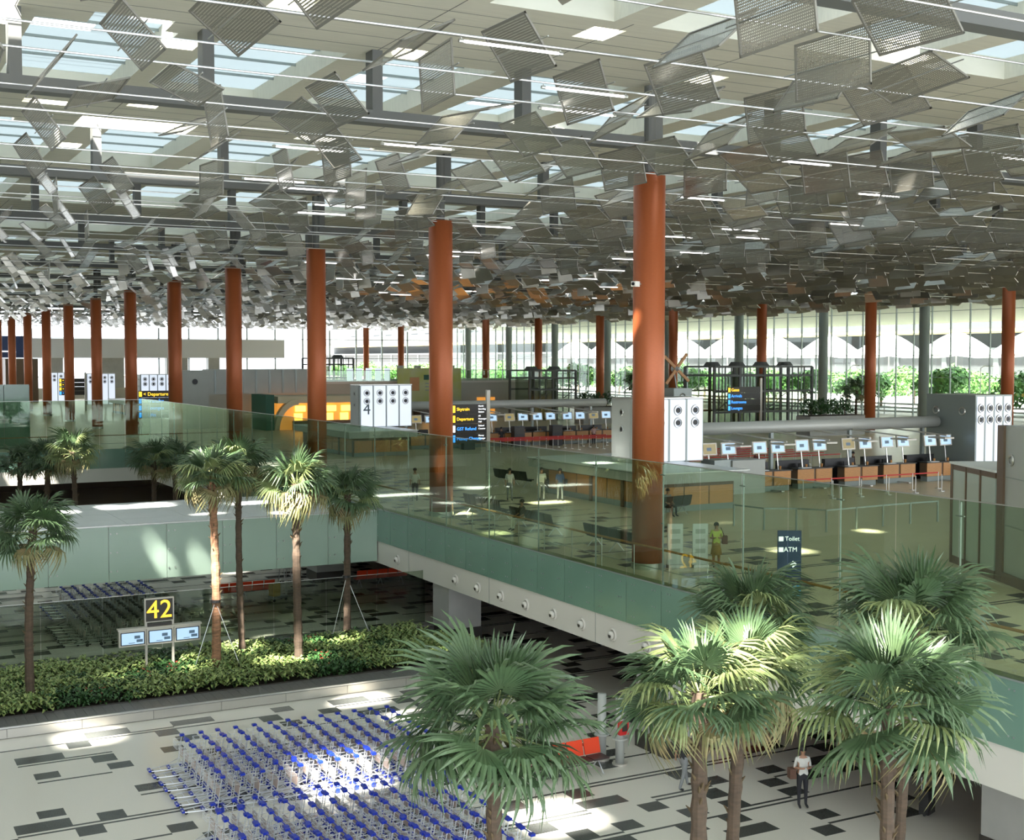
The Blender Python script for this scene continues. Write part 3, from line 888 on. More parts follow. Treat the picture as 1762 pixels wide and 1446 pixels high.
def palm(label, base, crown, size=1.0, rtrunk=.15, trunk='trunk', yellow=.2, dry=.12, seed=1, guys=False, n=34):
    r = random.Random(seed)
    base, crown = Vector(base), Vector(crown)
    t = thing('fan_palm', label, 'palm', base, 0)
    H = crown - base
    mb = MB(); pts = []; rs = []
    ns = 26
    bow = Vector((r.uniform(-.12, .12), r.uniform(-.12, .12), 0))
    for i in range(ns + 1):
        q = i / ns
        pts.append(H * q * .97 + bow * math.sin(q * PI) )
        rr_ = rtrunk * (1.12 - .25 * q) * (1 + .07 * (-1) ** i + r.uniform(-.05, .05))
        if q > .82: rr_ *= 1.15
        rs.append(rr_)
    mb.tube(pts, rs, 10)
    mb.build('trunk', M[trunk], t)
    # old leaf bases
    fb = MB()
    for i in range(26):
        q = r.uniform(.62, .97) if i < 18 else r.uniform(.3, .9); a = r.uniform(0, 6.28); p = H * q + bow * math.sin(q * PI)
        d = Vector((math.cos(a), math.sin(a), 0))
        fb.tube([p + d * rtrunk * .7, p + d * (rtrunk * 1.15) + Vector((0, 0, .09)), p + d * (rtrunk * 1.15 + .06) + Vector((0, 0, .15))], [.035, .025, .008], 4)
    fb.build('leaf_bases', M['fibre'], t)['kind'] = 'stuff'
    n = int(n * .88)
    for i in range(n):
        q = i / (n - 1)
        az = i * 2.39996 + r.uniform(-.25, .25)
        el = R(76 - 108 * q ** .85 + r.uniform(-9, 9))
        if q < .16: kind = 's'
        elif q > 1 - dry: kind = 'd'
        elif r.random() < yellow: kind = 'y'
        else: kind = 'g'
        fm, pmm = r.choice(LV[kind])
        rot = Matrix.Rotation(az, 4, 'Z') @ Matrix.Rotation(-el, 4, 'Y') @ Matrix.Rotation(r.uniform(-.5, .5), 4, 'X')
        # keep the drooping side of the fan down
        off = Vector((math.cos(az), math.sin(az), 0)) * rtrunk * .5
        sc = size * r.uniform(.88, 1.1)
        m = Matrix.Translation(H * .98 + off - Vector((0, 0, q * .28))) @ rot @ Matrix.Scale(sc, 4)
        f = link('frond', fm, t); f.matrix_local = m
        p = link('petiole', pmm, f)
    if guys:
        for a in guys:
            e = Vector((math.cos(R(a)) * 1.15, math.sin(R(a)) * 1.15, .02))
            MB().tube([Vector((0, 0, 2.9)) + H * .0, e], .012, 4).build('guy_wire', M['rod'], t)
        MB().tube([(0, 0, 2.85), (0, 0, 2.95)], rtrunk * 1.2, 10).build('collar', M['black'], t)
    return t
SO = -4.93
palm('leafy fan palm at the far left of the planter, dark straight trunk', (6.22, 47.58, SO), (6.4, 47.5, 1.55), 1.0, .15, 'trunk', .05, .08, 1)
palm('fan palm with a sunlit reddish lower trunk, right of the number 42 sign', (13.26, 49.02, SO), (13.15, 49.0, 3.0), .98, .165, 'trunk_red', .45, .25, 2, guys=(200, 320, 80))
palm('slim fan palm close behind the reddish trunked palm', (14.82, 50.7, SO), (14.75, 50.8, 3.25), .95, .13, 'trunk', .3, .4, 3)
palm('fan palm third from the right in the planter with drooping yellowed skirt', (16.43, 48.39, SO), (16.35, 48.4, 2.7), 1.05, .16, 'trunk', .35, .3, 4)
palm('fan palm at the right end of the planter before the link bridge', (19.8, 51.92, SO), (19.85, 51.9, 1.75), .95, .15, 'trunk', .15, .15, 5, guys=(210, 330, 90))
palm('nearest fan palm, in front of the blue handled trolleys', (9.56, 18.42, AZ), (9.56, 18.42, 1.6), 1.06, .135, 'trunk', .0, .02, 6, n=38)
palm('bright yellow green fan palm, left of the near pair on the right', (13.40, 18.03, AZ), (13.47, 18.03, 1.75), .90, .15, 'trunk', .55, .12, 7, n=36)
palm('fan palm with pale drooping skirt, right of the near pair', (15.62, 19.65, AZ), (15.71, 19.65, 1.4), .96, .13, 'trunk', .6, .2, 8)
palm('dark crowned fan palm behind the near pair, partly hidden', (17.3, 22.2, AZ), (17.75, 21.99, 1.9), .95, .13, 'trunk', .1, .05, 9)
palm('large fan palm on the right in front of the white band nozzles', (15.22, 15.35, AZ), (15.3, 15.35, 1.95), .98, .125, 'trunk', .28, .06, 10, n=38)
palm('fan palm half hidden behind the large right hand palm', (19.7, 19.53, AZ), (20.19, 19.53, 1.95), 1.15, .12, 'trunk', .2, .1, 12)
# palms beyond the link bridge
palm('leftmost fan palm beyond the link bridge', (11.0, 86.9, AZ), (11.0, 86.96, .95), .95, .17, 'trunk', .0, .1, 13, n=26)
palm('second fan palm from the left beyond the link bridge, darker crown', (12.25, 84.0, AZ), (12.28, 84.02, 1.3), 1.05, .19, 'trunk', .05, .1, 14, n=28)
palm('sunlit yellow green fan palm beyond the link bridge', (13.25, 81.2, AZ), (13.27, 81.26, 1.95), 1.05, .16, 'trunk', .7, .2, 15, n=28)
palm('fan palm beyond the link bridge near the corner of the well', (19.0, 84.9, AZ), (19.02, 84.93, .95), 1.15, .17, 'trunk', .1, .2, 16, n=28)
palm('farthest fan palm beyond the link bridge, partly hidden', (21.6, 90.2, AZ), (21.7, 90.27, .5), 1.15, .17, 'trunk', .1, .2, 17, n=26)
pl2 = struct(MB().box(-4, 79, AZ, 23.5, 92, -4.8).build('trim_5', M['granite']))

# ------------------------------------------------------------------ luggage trolleys
def make_cart(col, dark):
    """built facing +x, handle at x = 0"""
    t = thing('luggage_trolley', '', 'trolley')
    fr = MB()
    for s in (-1, 1):
        fr.tube([(.10, .24 * s, .14), (.04, .25 * s, .55), (-.02, .25 * s, .92), (-.06, .25 * s, 1.0)], .014, 5)
        fr.tube([(-.02, .27 * s, .13), (.5, .22 * s, .12), (.98, .13 * s, .11), (1.06, .12 * s, .17)], .017, 5)
        fr.tube([(.08, .22 * s, .30), (.45, .19 * s, .15)], .011, 4)
    for x, w in ((.12, .25), (.4, .22), (.7, .18), (.98, .13)): fr.tube([(x, -w, .125), (x, w, .125)], .011, 4)
    fr.tube([(.03, -.25, .60), (.03, .25, .60)], .010, 4)
    fr.tube([(.07, -.25, .32), (.07, .25, .32)], .010, 4)
    met = M['steel'] if dark else M['chrome']
    fr.build('frame', met, t)
    h = MB().tube([(-.06, -.26, 1.0), (-.06, .26, 1.0)], .017, 6)
    for s in (-1, 1): h.box(-.10, .26 * s - .07, .965, .03, .26 * s + .07, 1.03)
    h.build('handle', M[col], t)
    MB().box(.035, -.20, .40, .05, .20, .72).build('advert_board', M['adboard'], t)
    b = MB()
    for z in (.70, .82, .92): b.tube([(.03, -.2, z), (.24, -.2, z), (.24, .2, z), (.03, .2, z)], .006, 4)
    for y in (-.2, -.1, 0, .1, .2): b.tube([(.04, y, .70), (.24, y, .70), (.24, y, .92)], .005, 3)
    b.build('wire_basket', met, t)
    nose = MB().box(.98, -.15, .09, 1.06, .15, .15); nose.build('bumper', M[col], t)
    for x, y, rr_ in ((-.02, -.29, .075), (-.02, .29, .075), (.92, 0, .055)):
        MB().tube([(x, y - .02, rr_), (x, y + .02, rr_)], rr_, 12).build('wheel', M[col] if x < .5 else M['rubber'], t)
    return t
cb = make_cart('blue', False); cd = make_cart('black', True)  # second copy is dark: shade behind the glass put into its colours
first = {'b': True, 'd': True}
cr = random.Random(3)
def carts(proto, key, x0, y0, nx, ny, px, py, label, group):
    for j in range(ny):
        for i in range(nx):
            x, y = x0 + px * i + cr.uniform(-.03, .03), y0 - py * j + cr.uniform(-.02, .02)
            if first[key]: o = proto; first[key] = False
            else: o = dup(proto)
            o.location = (x, y, AZ + .004); o.rotation_euler = (0, 0, PI + cr.uniform(-.04, .04))
            o['label'] = label % (ORD[j], ORD[i]) if '%s' in label else label; o['group'] = group
carts(cb, 'b', 9.48, 38.9, 13, 7, .565, .67, 'blue handled trolley, %s row from the planter, %s from left, block nearer the planter', 'blue trolleys in the block nearer the planter')
carts(cb, 'b', 8.66, 32.35, 12, 9, .57, .66, 'blue handled trolley, %s row from the back, %s from left, block at the bottom edge', 'blue trolleys in the block nearest the camera')
carts(cd, 'd', 9.9, 62.3, 9, 7, .57, .72, 'trolley painted dark for shade behind smoked glass, %s row from the back, %s from left', 'trolleys coloured dark for shade behind the smoked glass')
carts(cb, 'b', 10.4, 67.5, 8, 5, .55, .8, 'blue handled trolley, %s row from the back, %s from left, distant block under the bridge', 'blue trolleys in the distant block')

# ------------------------------------------------------------------ number 42 sign
s42 = thing('number_sign', 'pillar sign with yellow number 42 over three blue screens in the planter', 'sign', (11.38, 50.3, SO))
for x in (-.52, .52): MB().box(x - .045, -.045, 0, x + .045, .045, 2.97).build('post', M['frame_light'], s42)
MB().box(-.58, -.09, 2.06, .56, .05, 3.0).build('board_frame', M['frame_light'], s42)
bd = MB().box(-.53, -.105, 2.10, .51, -.09, 2.95).build('number_board', M['signblack'], s42)
text_mesh('42', 1.0, M['yellow'], 'numeral', bd, (-.01, -.112, 2.52), (R(90), 0, 0), bold=.0)
MB().box(-.47, -.1, 1.86, .47, -.02, 2.02).build('blank_board', M['signblack'], s42)
for i, x in enumerate((-1.58, -.52, .54)):
    f = MB().box(x, -.16, 1.2, x + 1.04, .06, 1.84).build('screen_case', M['frame_light'], s42)
    MB().box(x + .06, -.175, 1.26, x + .98, -.16, 1.76).build('bezel', M['black'], f)
    MB().box(x + .10, -.182, 1.29, x + .94, -.175, 1.73).build('screen', M['screen'], f)
    pc = MB().box(x + .58, -.186, 1.50, x + .80, -.182, 1.62); pc.box(x + .66, -.186, 1.36, x + .90, -.182, 1.47)
    pc.box(x + .36, -.186, 1.33, x + .60, -.182, 1.355)
    pc.build('picture', M['screen_pic'], f)
MB().box(-1.62, -.2, 1.84, 1.62, .12, 1.90).build('top_trim', M['frame_light'], s42)

# ------------------------------------------------------------------ seats
def bench(label, loc, rz, n, backmat, seatmat, pitch=.62, group=None):
    t = thing('seat_row', label, 'bench', loc, rz, group)
    for i in range(n):
        x = (i - (n - 1) / 2) * pitch
        s = MB().box(x - .28, -.50, .41, x + .28, -.03, .46).build('seat', seatmat, t)
        m = Matrix.Translation((x, 0, .44)) @ Matrix.Rotation(R(-14), 4, 'X')
        MB().box(-.28, -.02, .03, .28, .03, .50, m).build('backrest', backmat, t)
    L = n * pitch / 2
    MB().box(-L, -.30, .35, L, -.22, .41).build('beam', M['black'], t)
    for x in [-L + .3, 0, L - .3] if n > 3 else [-L + .3, L - .3]:
        MB().tube([(x, -.26, .37), (x, -.56, .02), (x, -.6, .012)], .02, 6).build('leg', M['chrome'], t)
        MB().tube([(x, -.26, .37), (x, .06, .02), (x, .1, .012)], .02, 6).build('leg', M['chrome'], t)
    return t
bench('row of five orange red seats beside the nearest palm on the arrivals floor', (19.35, 32.95, AZ), R(2), 5, M['seatred'], M['seatdark'])
bench('row of dark red seats behind the palm with the reddish trunk', (19.3, 65.3, AZ), R(180), 5, M['seatred'], M['seatred'])
bench('row of dark red seats in the shade right of the link bridge', (27.2, 65.8, AZ), R(180), 5, M['seatred'], M['seatred'])
bench('row of red seats in the shade under the balcony behind the concrete column', (27.3, 34.2, AZ), R(200), 6, M['seatred'], M['seatred'])
bench('row of black seats behind the glass, left of the nearest orange column', (26.5, 41.2, .008), R(90), 6, M['black'], M['black'])
bench('row of black seats behind the glass, middle of three rows', (26.6, 47.6, .008), R(90), 6, M['black'], M['black'])
bench('row of black seats behind the glass, farthest of three rows', (27.2, 53.4, .008), R(90), 6, M['black'], M['black'])
bench('row of black seats beside the directory sign beyond the second column', (35.2, 65.5, .004), R(100), 5, M['black'], M['black'])
bench('row of dark seats right of the nearest orange column', (35.2, 49.4, .004), R(190), 4, M['black'], M['black'])
bench('row of black seats far off near the fourth column', (27.5, 100.0, .008), R(90), 6, M['black'], M['black'])

# telephone pillars
def pillar(label, x, y, phone):
    t = thing('telephone_pillar', label, 'pillar', (x, y, AZ))
    MB().tube([(0, 0, .05), (0, 0, 2.1)], .14, 20).build('shaft', M['greybox'], t, True)
    MB().tube([(0, 0, 0), (0, 0, .05)], .24, 20).build('base', M['frame_light'], t)
    MB().tube([(0, 0, .80), (0, 0, .84)], .24, 16).build('shelf', M['greybox'], t)
    if phone:
        b = MB().box(-.15, -.24, .98, .17, -.10, 1.4).build('telephone', M['phone'], t)
        MB().box(-.07, -.26, 1.1, .11, -.24, 1.32).build('keypad', M['signblack'], b)
        s = MB().box(-.10, -.16, 1.70, .13, -.13, 2.05).build('sign_plate', M['phoneblue'], t)
        MB().box(-.03, -.17, 1.78, .03, -.16, 1.96).build('telephone_symbol', M['navy'], s)
        MB().box(-.08, -.155, 1.46, .06, -.14, 1.50).build('notice', M['signblack'], t)
    return t
pillar('plain grey telephone pillar, left of the two by the square concrete column', 21.3, 33.6, False)
pillar('grey telephone pillar with red telephone and blue sign', 21.55, 32.95, True)

# ------------------------------------------------------------------ light boxes and islands
port = MB().ring((0, -.02, 0), (0, 1, 0), .24, .055, 18, 6).mesh('speaker_ring', M['steel'])
portc = MB().tube([(0, -.03, 0), (0, .0, 0)], .15, 14).mesh('speaker_cone', M['black'])
def lightbox(label, loc, n, w, depth, h, num, lit='lightbox', holes_=True, sx=1.12):
    t = thing('light_box', label, 'light box', loc)
    W = n * sx
    core = MB().box(0, .05, 0, W + .1, depth, h).build('casing', M['greybox'], t)
    for i in range(n):
        p = MB().box(.14 + i * sx, -.02, .05, .14 + i * sx + w, .05, h - .05).build('lit_panel', M[lit], t)
        for z in (h - .62, h - 1.28):
            a = link('speaker_ring', port, p, (.14 + i * sx + w / 2, -.03, z)); link('speaker_cone', portc, p, (.14 + i * sx + w / 2, -.03, z))
        MB().box(.02 + i * sx, -.03, 0, .12 + i * sx, .06, h).build('divider', M['mullion'], t)
    MB().box(0, -.04, h, W + .1, depth, h + .06).build('cap', M['steel'], t)
    sp = MB().box(-.02, .2, .05, 0, depth - .15, h - .05).build('side_panel', M['greybox'], t)
    for z in (h - .7, h - 1.6):
        m = MB().ring((-.03, depth / 2, z), (1, 0, 0), .15, .04, 12, 5).build('side_ring', M['steel'], t)
        MB().tube([(-.04, depth / 2, z), (0, depth / 2, z)], .1, 10).build('side_cone', M['black'], t)
    if num: text_mesh(num, 1.3, M['numeral'], 'numeral', t, (.14 + w / 2, -.03, h * .42), (R(90), 0, 0), bold=.0)
    return t
def island(label, x, y0, y1, rowlab):
    t = thing('service_island', label, 'counter', (x, y0, 0))
    L = y1 - y0
    MB().box(-.0, 0, 1.42, 5.6, L, 1.9).build('canopy', M['greybox'], t)
    MB().box(-.06, -.06, 1.9, 5.66, L + .06, 1.95).build('canopy_top', M['roofwhite'], t)
    MB().box(-.08, -.08, 1.84, -.0, L + .08, 1.9).build('dark_trim', M['mullion'], t)
    MB().box(.55, .5, 0, 5.1, L - .4, .3).build('plinth', M['greycol'], t)
    n = int((L - 1) / 1.5)
    pmh = MB().box(-.03, .02, .3, 0, 1.4, 1.3).mesh('counter_panel', M['counter'])
    dk = MB().box(-.05, -.12, 0, .02, .12, 1.42).mesh('dark_post', M['darkwood'])
    for i in range(n):
        link('counter_panel', pmh, t, (.55, .55 + i * 1.5, 0))
        if i % 2 == 0: link('dark_post', dk, t, (.5, .5 + i * 1.5, 0))
    MB().box(.55, .5, .3, 5.1, L - .4, 1.42).build('counter_core', M['darkwood'], t)
    pm2 = MB().box(.02, -.03, .3, 1.45, 0, 1.2).mesh('counter_panel', M['counter'])
    for i in range(3): link('counter_panel', pm2, t, (.58 + i * 1.5, .5, 0))
    return t
# canopies with a light box on top
island('white topped service island behind the nearest orange column', 34.6, 50, 62.3, None)
lightbox('tall lit white light box on the island behind the nearest orange column', (37.0, 55.5, 1.95), 4, .98, 2.0, 3.35, None)
island('white topped service island under the number 4 light box', 34.6, 90, 102.5, None)
lightbox('lit white light box with number 4 and round speakers', (37.6, 95.5, 1.95), 4, .98, 2.0, 3.35, '4')
island('distant service island, fourth along the hall', 34.6, 170, 182, None)
lightbox('distant lit light box seen between the fifth and sixth orange columns', (37.6, 175.5, 1.95), 4, .98, 2.0, 3.35, None)
lightbox('distant lit light box with four panels left of the sixth orange column', (37.6, 215.5, 0), 4, .98, 2.0, 5.0, None)
lightbox('farthest lit light box at the left beyond the seventh column', (34.0, 236, 0), 3, .98, 2.0, 5.0, None)
# unlit grey block with a striped side
gb = thing('grey_kiosk_block', 'grey kiosk block with porthole and striped side, left of the fourth orange column', 'kiosk', (33.2, 135.0, 0))
MB().box(0, 0, 0, 2.9, 3, 6.2).build('front_block', M['greybox'], gb)
MB().box(3.0, .5, 3.6, 14, 3, 6.3).build('upper_block', M['greybox'], gb)
for i in range(7): MB().box(3.6 + i * 1.5, .44, 3.7, 3.8 + i * 1.5, .5, 6.2).build('dark_stripe', M['mullion'], gb)
MB().tube([(1.4, -.05, 5), (1.4, 0, 5)], .3, 12).build('porthole', M['black'], gb)
MB().box(3.0, .7, 0, 14, 3, 3.6).build('lower_wall', M['beigewall'], gb)
# right hand light box seen from its dark side
rb = thing('light_box', 'light box at the right edge, dark grey side and four narrow lit panels', 'light box', (61.6, 55.0, .8))
MB().box(0, 0, 0, 3.2, 3.9, 4.4).build('casing', M['mullion'], rb)
for i in range(4):
    p = MB().box(.12 + i * .78, -.03, .05, .72 + i * .78, 0, 4.3).build('lit_panel', M['lightbox'], rb)
    for z in (3.6, 2.9):
        link('speaker_ring', port, p, (.42 + i * .78, -.05, z)); link('speaker_cone', portc, p, (.42 + i * .78, -.05, z))
MB().box(-.5, -.1, -.8, 3.4, 4.2, 0).build('plinth', M['greycol'], rb)
for y in (1.0, 3.1):
    MB().ring((-.03, y, 3.4), (1, 0, 0), .22, .06, 14, 5).build('side_ring', M['steel'], rb)

# ------------------------------------------------------------------ check-in rows
mon_case = MB().box(-.5, -.06, -.34, .5, .06, .34).mesh('case', M['frame_light'])
mon_s = MB().box(-.42, -.07, -.27, .42, -.06, .27).mesh('screen', M['screen'])
mon_sd = MB().box(-.42, -.07, -.27, .42, -.06, .27).mesh('screen', M['screen_dim'])
mon_p = MB().box(-.2, -.075, -.1, .12, -.07, .08).mesh('picture', M['screen_pic'])
def checkin(x0, x1, y, zt, rowname, n):
    t = thing('overhead_duct', 'long silver round duct over the %s check in row' % rowname, 'duct', (x0, y, zt))
    L = x1 - x0
    sh = MB().tube([(0, 0, 0), (L, 0, 0)], .36, 20).build('duct', M['tube'], t, True)
    for i in range(int(L / 3)):
        MB().tube([(.5 + i * 3, -.3, -.28), (.5 + i * 3 + .6, -4.2, -.55)], .05, 6).build('light_arm', M['frame_light'], t)
        MB().box(.85 + i * 3, -4.3, -.75, 1.6 + i * 3, -3.0, -.66).build('arm_lamp', M['frame_light'], t)
    for i in range(int(L / 6) + 1): MB().box(.4 + i * 6, -.1, -zt, .6 + i * 6, .1, -.3).build('stanchion', M['mullion'], t)
    pitch = L / n
    for i in range(n):
        x = x0 + (i + .5) * pitch
        yo = y - 1.5 - .25 * (i % 2)
        d = thing('check_in_desk', 'wood fronted check in desk of the %s row' % rowname, 'desk', (x, yo, .002), 0, 'check in desks of the %s row' % rowname)
        for s in (-1, 1):
            MB().box(s * .68 - .60, -.35, .32, s * .68 + .60, -.30, 1.12).build('front_panel', M['counter'], d)
        MB().box(-1.25, -.3, .3, 1.25, .3, 1.10).build('body', M['darkwood'], d)
        MB().box(-1.2, -.28, 0, 1.2, .25, .32).build('plinth', M['greycol'], d)
        MB().box(-1.32, -.42, 1.12, 1.32, .4, 1.17).build('worktop', M['black'], d)
        MB().box(-1.0, -.38, 1.17, -.3, -.05, 1.21).build('white_pad', M['canvas'], d)
        MB().box(-.1, -1.2, .05, .1, .2, .1).build('foot_rail', M['steel'], d)
        # backdrop shelving
        MB().box(-1.3, 1.3, 0, 1.0, 1.6, 1.5).build('back_counter', M['black'], d)
        for s in (-.65, .65):
            tm_ = thing('display_monitor', 'tilted display monitor above a check in desk of the %s row' % rowname, 'monitor', (x + s, yo + .1, 2.45), 0, 'display monitors over the %s row' % rowname)
            tm_.rotation_euler = (R(-8), 0, 0)
            link('case', mon_case, tm_)
            sc = link('screen', mon_sd if (i % 3 == 0 and s < 0) else mon_s, tm_)
            link('picture', mon_p, sc)
            MB().box(-.03, .06, -.9, .03, .1, .2).build('bracket', M['steel'], tm_)
            MB().box(-.03, .06, -1.30, .03, .1, -.9).build('bracket_foot', M['steel'], tm_)
        for s in (-.4, .75):
            c = thing('cup', 'small orange cup on a check in worktop', 'cup', (x + s, yo - .05, 1.172), 0, 'orange cups on the check in worktops')
            MB().tube([(0, 0, 0), (0, 0, .2)], [.05, .07], 8).build('body', M['counter'], c)
        k = thing('office_chair', 'black high backed office chair behind a check in desk', 'chair', (x + .1, yo + .75, .002), .3 * (i % 3), 'office chairs behind the check in desks')
        MB().box(-.24, -.22, .45, .24, .22, .53).build('seat', M['black'], k)
        MB().box(-.23, .2, .55, .23, .27, 1.35).build('backrest', M['black'], k)
        MB().tube([(0, 0, .04), (0, 0, .45)], .03, 6).build('stem', M['steel'], k)
        MB().box(-.3, -.03, 0, .3, .03, .05).box(-.03, -.3, 0, .03, .3, .05).build('base', M['black'], k)
checkin(41.7, 61.4, 57.9, 3.48, 'near', 6)
checkin(42.0, 62.0, 97.5, 3.5, 'middle', 7)
checkin(42.0, 62.0, 178.0, 3.5, 'far', 5)
# grey metal bins beside the island
bn = thing('metal_enclosure', 'dull steel enclosure between the light box and the check in desks', 'enclosure', (42.4, 56.2, .002))
MB().box(0, -.6, 0, 1.1, .6, 1.9).build('left_bay', M['mullion'], bn)
MB().box(1.15, -.7, 0, 3.4, .5, 1.85).build('right_bay', M['greybox'], bn)

# belts and stanchions
def stanchion_line(pts, name, labl, grp, beltz=(.88,), col='belt', post='steel', rad=.025, base=True, h=.95):
    for i, p in enumerate(pts):
        t = thing(name, labl, 'barrier post', (p[0], p[1], .006), 0, grp)
        MB().tube([(0, 0, 0), (0, 0, h)], rad, 8).build('post', M[post], t)
        if base: MB().tube([(0, 0, 0), (0, 0, .03)], .18, 12).build('base', M[post], t)
        if i + 1 < len(pts) and col:
            q = pts[i + 1]
            for z in beltz:
                v = Vector((q[0] - p[0], q[1] - p[1], 0)); w = v.normalized().cross(Vector((0, 0, 1))) * .01
                b = MB(); b.v = [tuple(w * -1 + Vector((0, 0, z))), tuple(w * -1 + v + Vector((0, 0, z))), tuple(v + w + Vector((0, 0, z))), tuple(w + Vector((0, 0, z)))]
                b.v += [(a, bb, c + .07) for a, bb, c in b.v]
                b.f = [(0, 1, 2, 3), (4, 7, 6, 5), (0, 4, 5, 1), (2, 6, 7, 3), (1, 5, 6, 2), (0, 3, 7, 4)]
                b.build('belt' if col == 'belt' else 'rail', M[col], t)
stanchion_line([(35.4, 45.0), (35.7, 43.3), (36.9, 42.6), (37.6, 41.5), (39.4, 41.6), (41.1, 41.75), (42.8, 41.8), (44.5, 41.8)],
               'rail_post', 'slim grey metal post of the low rail on the tan floor', 'posts of the low grey rail', (.9,), 'mullion', 'mullion', .045, False, .97)
stanchion_line([(46.0 + 2.0 * i, 52.6) for i in range(6)], 'belt_stanchion', 'stanchion with red belt before the near check in row', 'belt stanchions before the near row')
stanchion_line([(47.0 + 2.0 * i, 51.4) for i in range(5)], 'belt_stanchion', 'stanchion with red belt before the near check in row', 'belt stanchions before the near row', col=None)
for j in range(4):
    stanchion_line([(47.0 + 2.4 * i, 92.5 - 1.1 * j) for i in range(6)], 'belt_stanchion', 'stanchion with red belt before the middle check in row', 'belt stanchions before the middle row')
for j in range(6):
    stanchion_line([(48.0 + 2.6 * i, 66 + 1.6 * j) for i in range(6)], 'belt_stanchion', 'stanchion with red belt in the queue maze behind the near check in row', 'belt stanchions in the queue maze')

# ------------------------------------------------------------------ directory signs
def directory(label, loc, rows, w=3.3, post_x=None, rz=0, ts=.42):
    t = thing('directory_sign', label, 'sign', loc, rz)
    n = len(rows); h = .60
    z0 = loc[2]
    MB().box(-.12, -.08, 0, .12, .08, 5.5).build('post', M['frame_light'], t)
    for i, (txt, col, txt2) in enumerate(rows):
        z = 4.65 - i * h
        b = MB().box(-w, -.12, z - h + .02, -.15, -.02, z).build('sign_board', M['signblack'], t)
        m = {'y': M['yellow'], 'b': M['signblue'], 'w': M['signwhite']}[col]
        MB().box(-w + .05, -.135, z - h + .10, -w + .05 + ts * .6, -.12, z - .08).build('pictogram', M['signwhite'] if txt.startswith('GST') else m, b)
        text_mesh(txt, ts, m, 'lettering', b, (-w + .12 + ts * .7, -.13, z - h / 2), (R(90), 0, 0), align='LEFT')
        for k_, tx in enumerate(txt2):
            text_mesh(tx, .14, M['signwhite'], 'small_lettering', b, (-.72, -.13, z - .12 - k_ * .18), (R(90), 0, 0), align='LEFT')
    return t
directory('dark directory sign right of the second column, reading Departure and Money Changer', (35.9, 69.8, 0),
          [('Skytrain', 'y', ('North', 'Boarding', 'Station')), ('Departure', 'y', ('All', 'Passenger', 'Hall')), ('GST Refund', 'b', ('Refund', 'Counter')), ('Money Changer', 'b', ('Money', 'Changer'))], w=2.5, ts=.27)
directory('dark directory sign with yellow and blue arrows near the fifth column', (27.1, 112.5, 0),
          [('< Departure', 'y', ()), ('^ Transfer', 'b', ()), ('> Lounges', 'b', ()), ('< Lifts', 'b', ())], w=3.2)
directory('distant dark directory sign with yellow lines near the seventh column', (33.0, 190, 0),
          [('+ Gate', 'y', ()), ('+ Gate', 'y', ()), ('+ Gate', 'y', ()), ('+ Lift', 'b', ())], w=3.6)
directory('dark directory sign with one yellow line before the steel lift frame', (82.3, 100.5, .0),
          [('Gates', 'y', ()), ('Arrivals', 'b', ()), ('Restrooms', 'b', ()), ('Lounges', 'b', ())], w=4.2)
ts = thing('toilet_sign', 'navy upright sign reading Toilet and ATM with a right arrow', 'sign', (25.77, 30.06, .008), R(-28))
MB().box(-.36, -.04, .03, .36, .04, 2.18).build('board', M['navy'], ts)
MB().box(-.4, -.2, 0, .4, .2, .03).build('foot', M['greybox'], ts)
text_mesh('Toilet', .185, M['signwhite'], 'lettering', ts, (.08, -.045, 1.93), (R(90), 0, 0), extrude=.003)
text_mesh('ATM', .20, M['signwhite'], 'lettering', ts, (.03, -.045, 1.60), (R(90), 0, 0), extrude=.003)
for z in (1.93, 1.60): MB().box(-.33, -.05, z - .07, -.19, -.04, z + .07).build('pictogram', M['signwhite'], ts)
ar = MB().box(-.02, -.05, 1.13, .18, -.04, 1.18)
for s in (-1, 1): ar.box(-.02, -.01, -.02, .14, 0, .02, Matrix.Translation((.20, -.04, 1.155)) @ Matrix.Rotation(R(180 + 40 * s), 4, 'Y'))
ar.build('arrow', M['signwhite'], ts)
MB().box(-.355, -.045, .04, .355, -.04, .5).build('lower_band', M['phoneblue'], ts)

# white boards added as light box reflections in the glass, right of nearest column
for i, (x, y) in enumerate(((26.5, 37.0), (27.3, 36.6))):
    t = thing('reflection_board', '%s of two white notice stands right of the nearest column' % ('left' if i == 0 else 'right'), 'stand', (x, y, .008), R(-20))
    MB().box(-.28, -.03, .1, .28, .03, 1.55).build('board', M['canvas'], t)
    for z in (.5, .85, 1.2): MB().box(-.18, -.036, z, .18, -.03, z + .16).build('reflection_patch', M['greybox'], t)
    MB().box(-.28, -.18, 0, .28, .18, .1).build('foot', M['steel'], t)

# ------------------------------------------------------------------ glass kiosks at the right
kA = Vector((36.06, 33.2, 0)); kB = Vector((34.5, 29.9, 0))
ka = thing('glass_kiosk', 'grey glass kiosk with brown frame and white roof at the right', 'kiosk', kA, math.atan2(kB.y - kA.y, kB.x - kA.x))
kl = (kB - kA).length
MB().box(0, .04, 0, kl, 4.5, 3.6).build('body', M['greybox'], ka)
MB().box(-.1, -.08, 3.6, kl + .1, 4.6, 3.68).build('roof', M['roofwhite'], ka)
for z0, z1 in ((0, .28), (3.4, 3.6)): MB().box(-.05, -.02, z0, kl, .04, z1).build('rail', M['darkwood'], ka)
for x in (-.08, kl * .33, kl * .66): MB().box(x, -.04, 0, x + (.16 if x < 0 else .06), .06, 3.62).build('frame_post', M['darkwood'], ka)
for i in range(3): MB().box(kl * i / 3 + .08, -.0, .28, kl * (i + 1) / 3 - .02, .05, 3.4).build('glass_panel', M['kioskglass'], ka)
kb = thing('tall_kiosk', 'taller grey kiosk with brown corner at the right edge', 'kiosk', (34.42, 29.7, 0), R(-116))
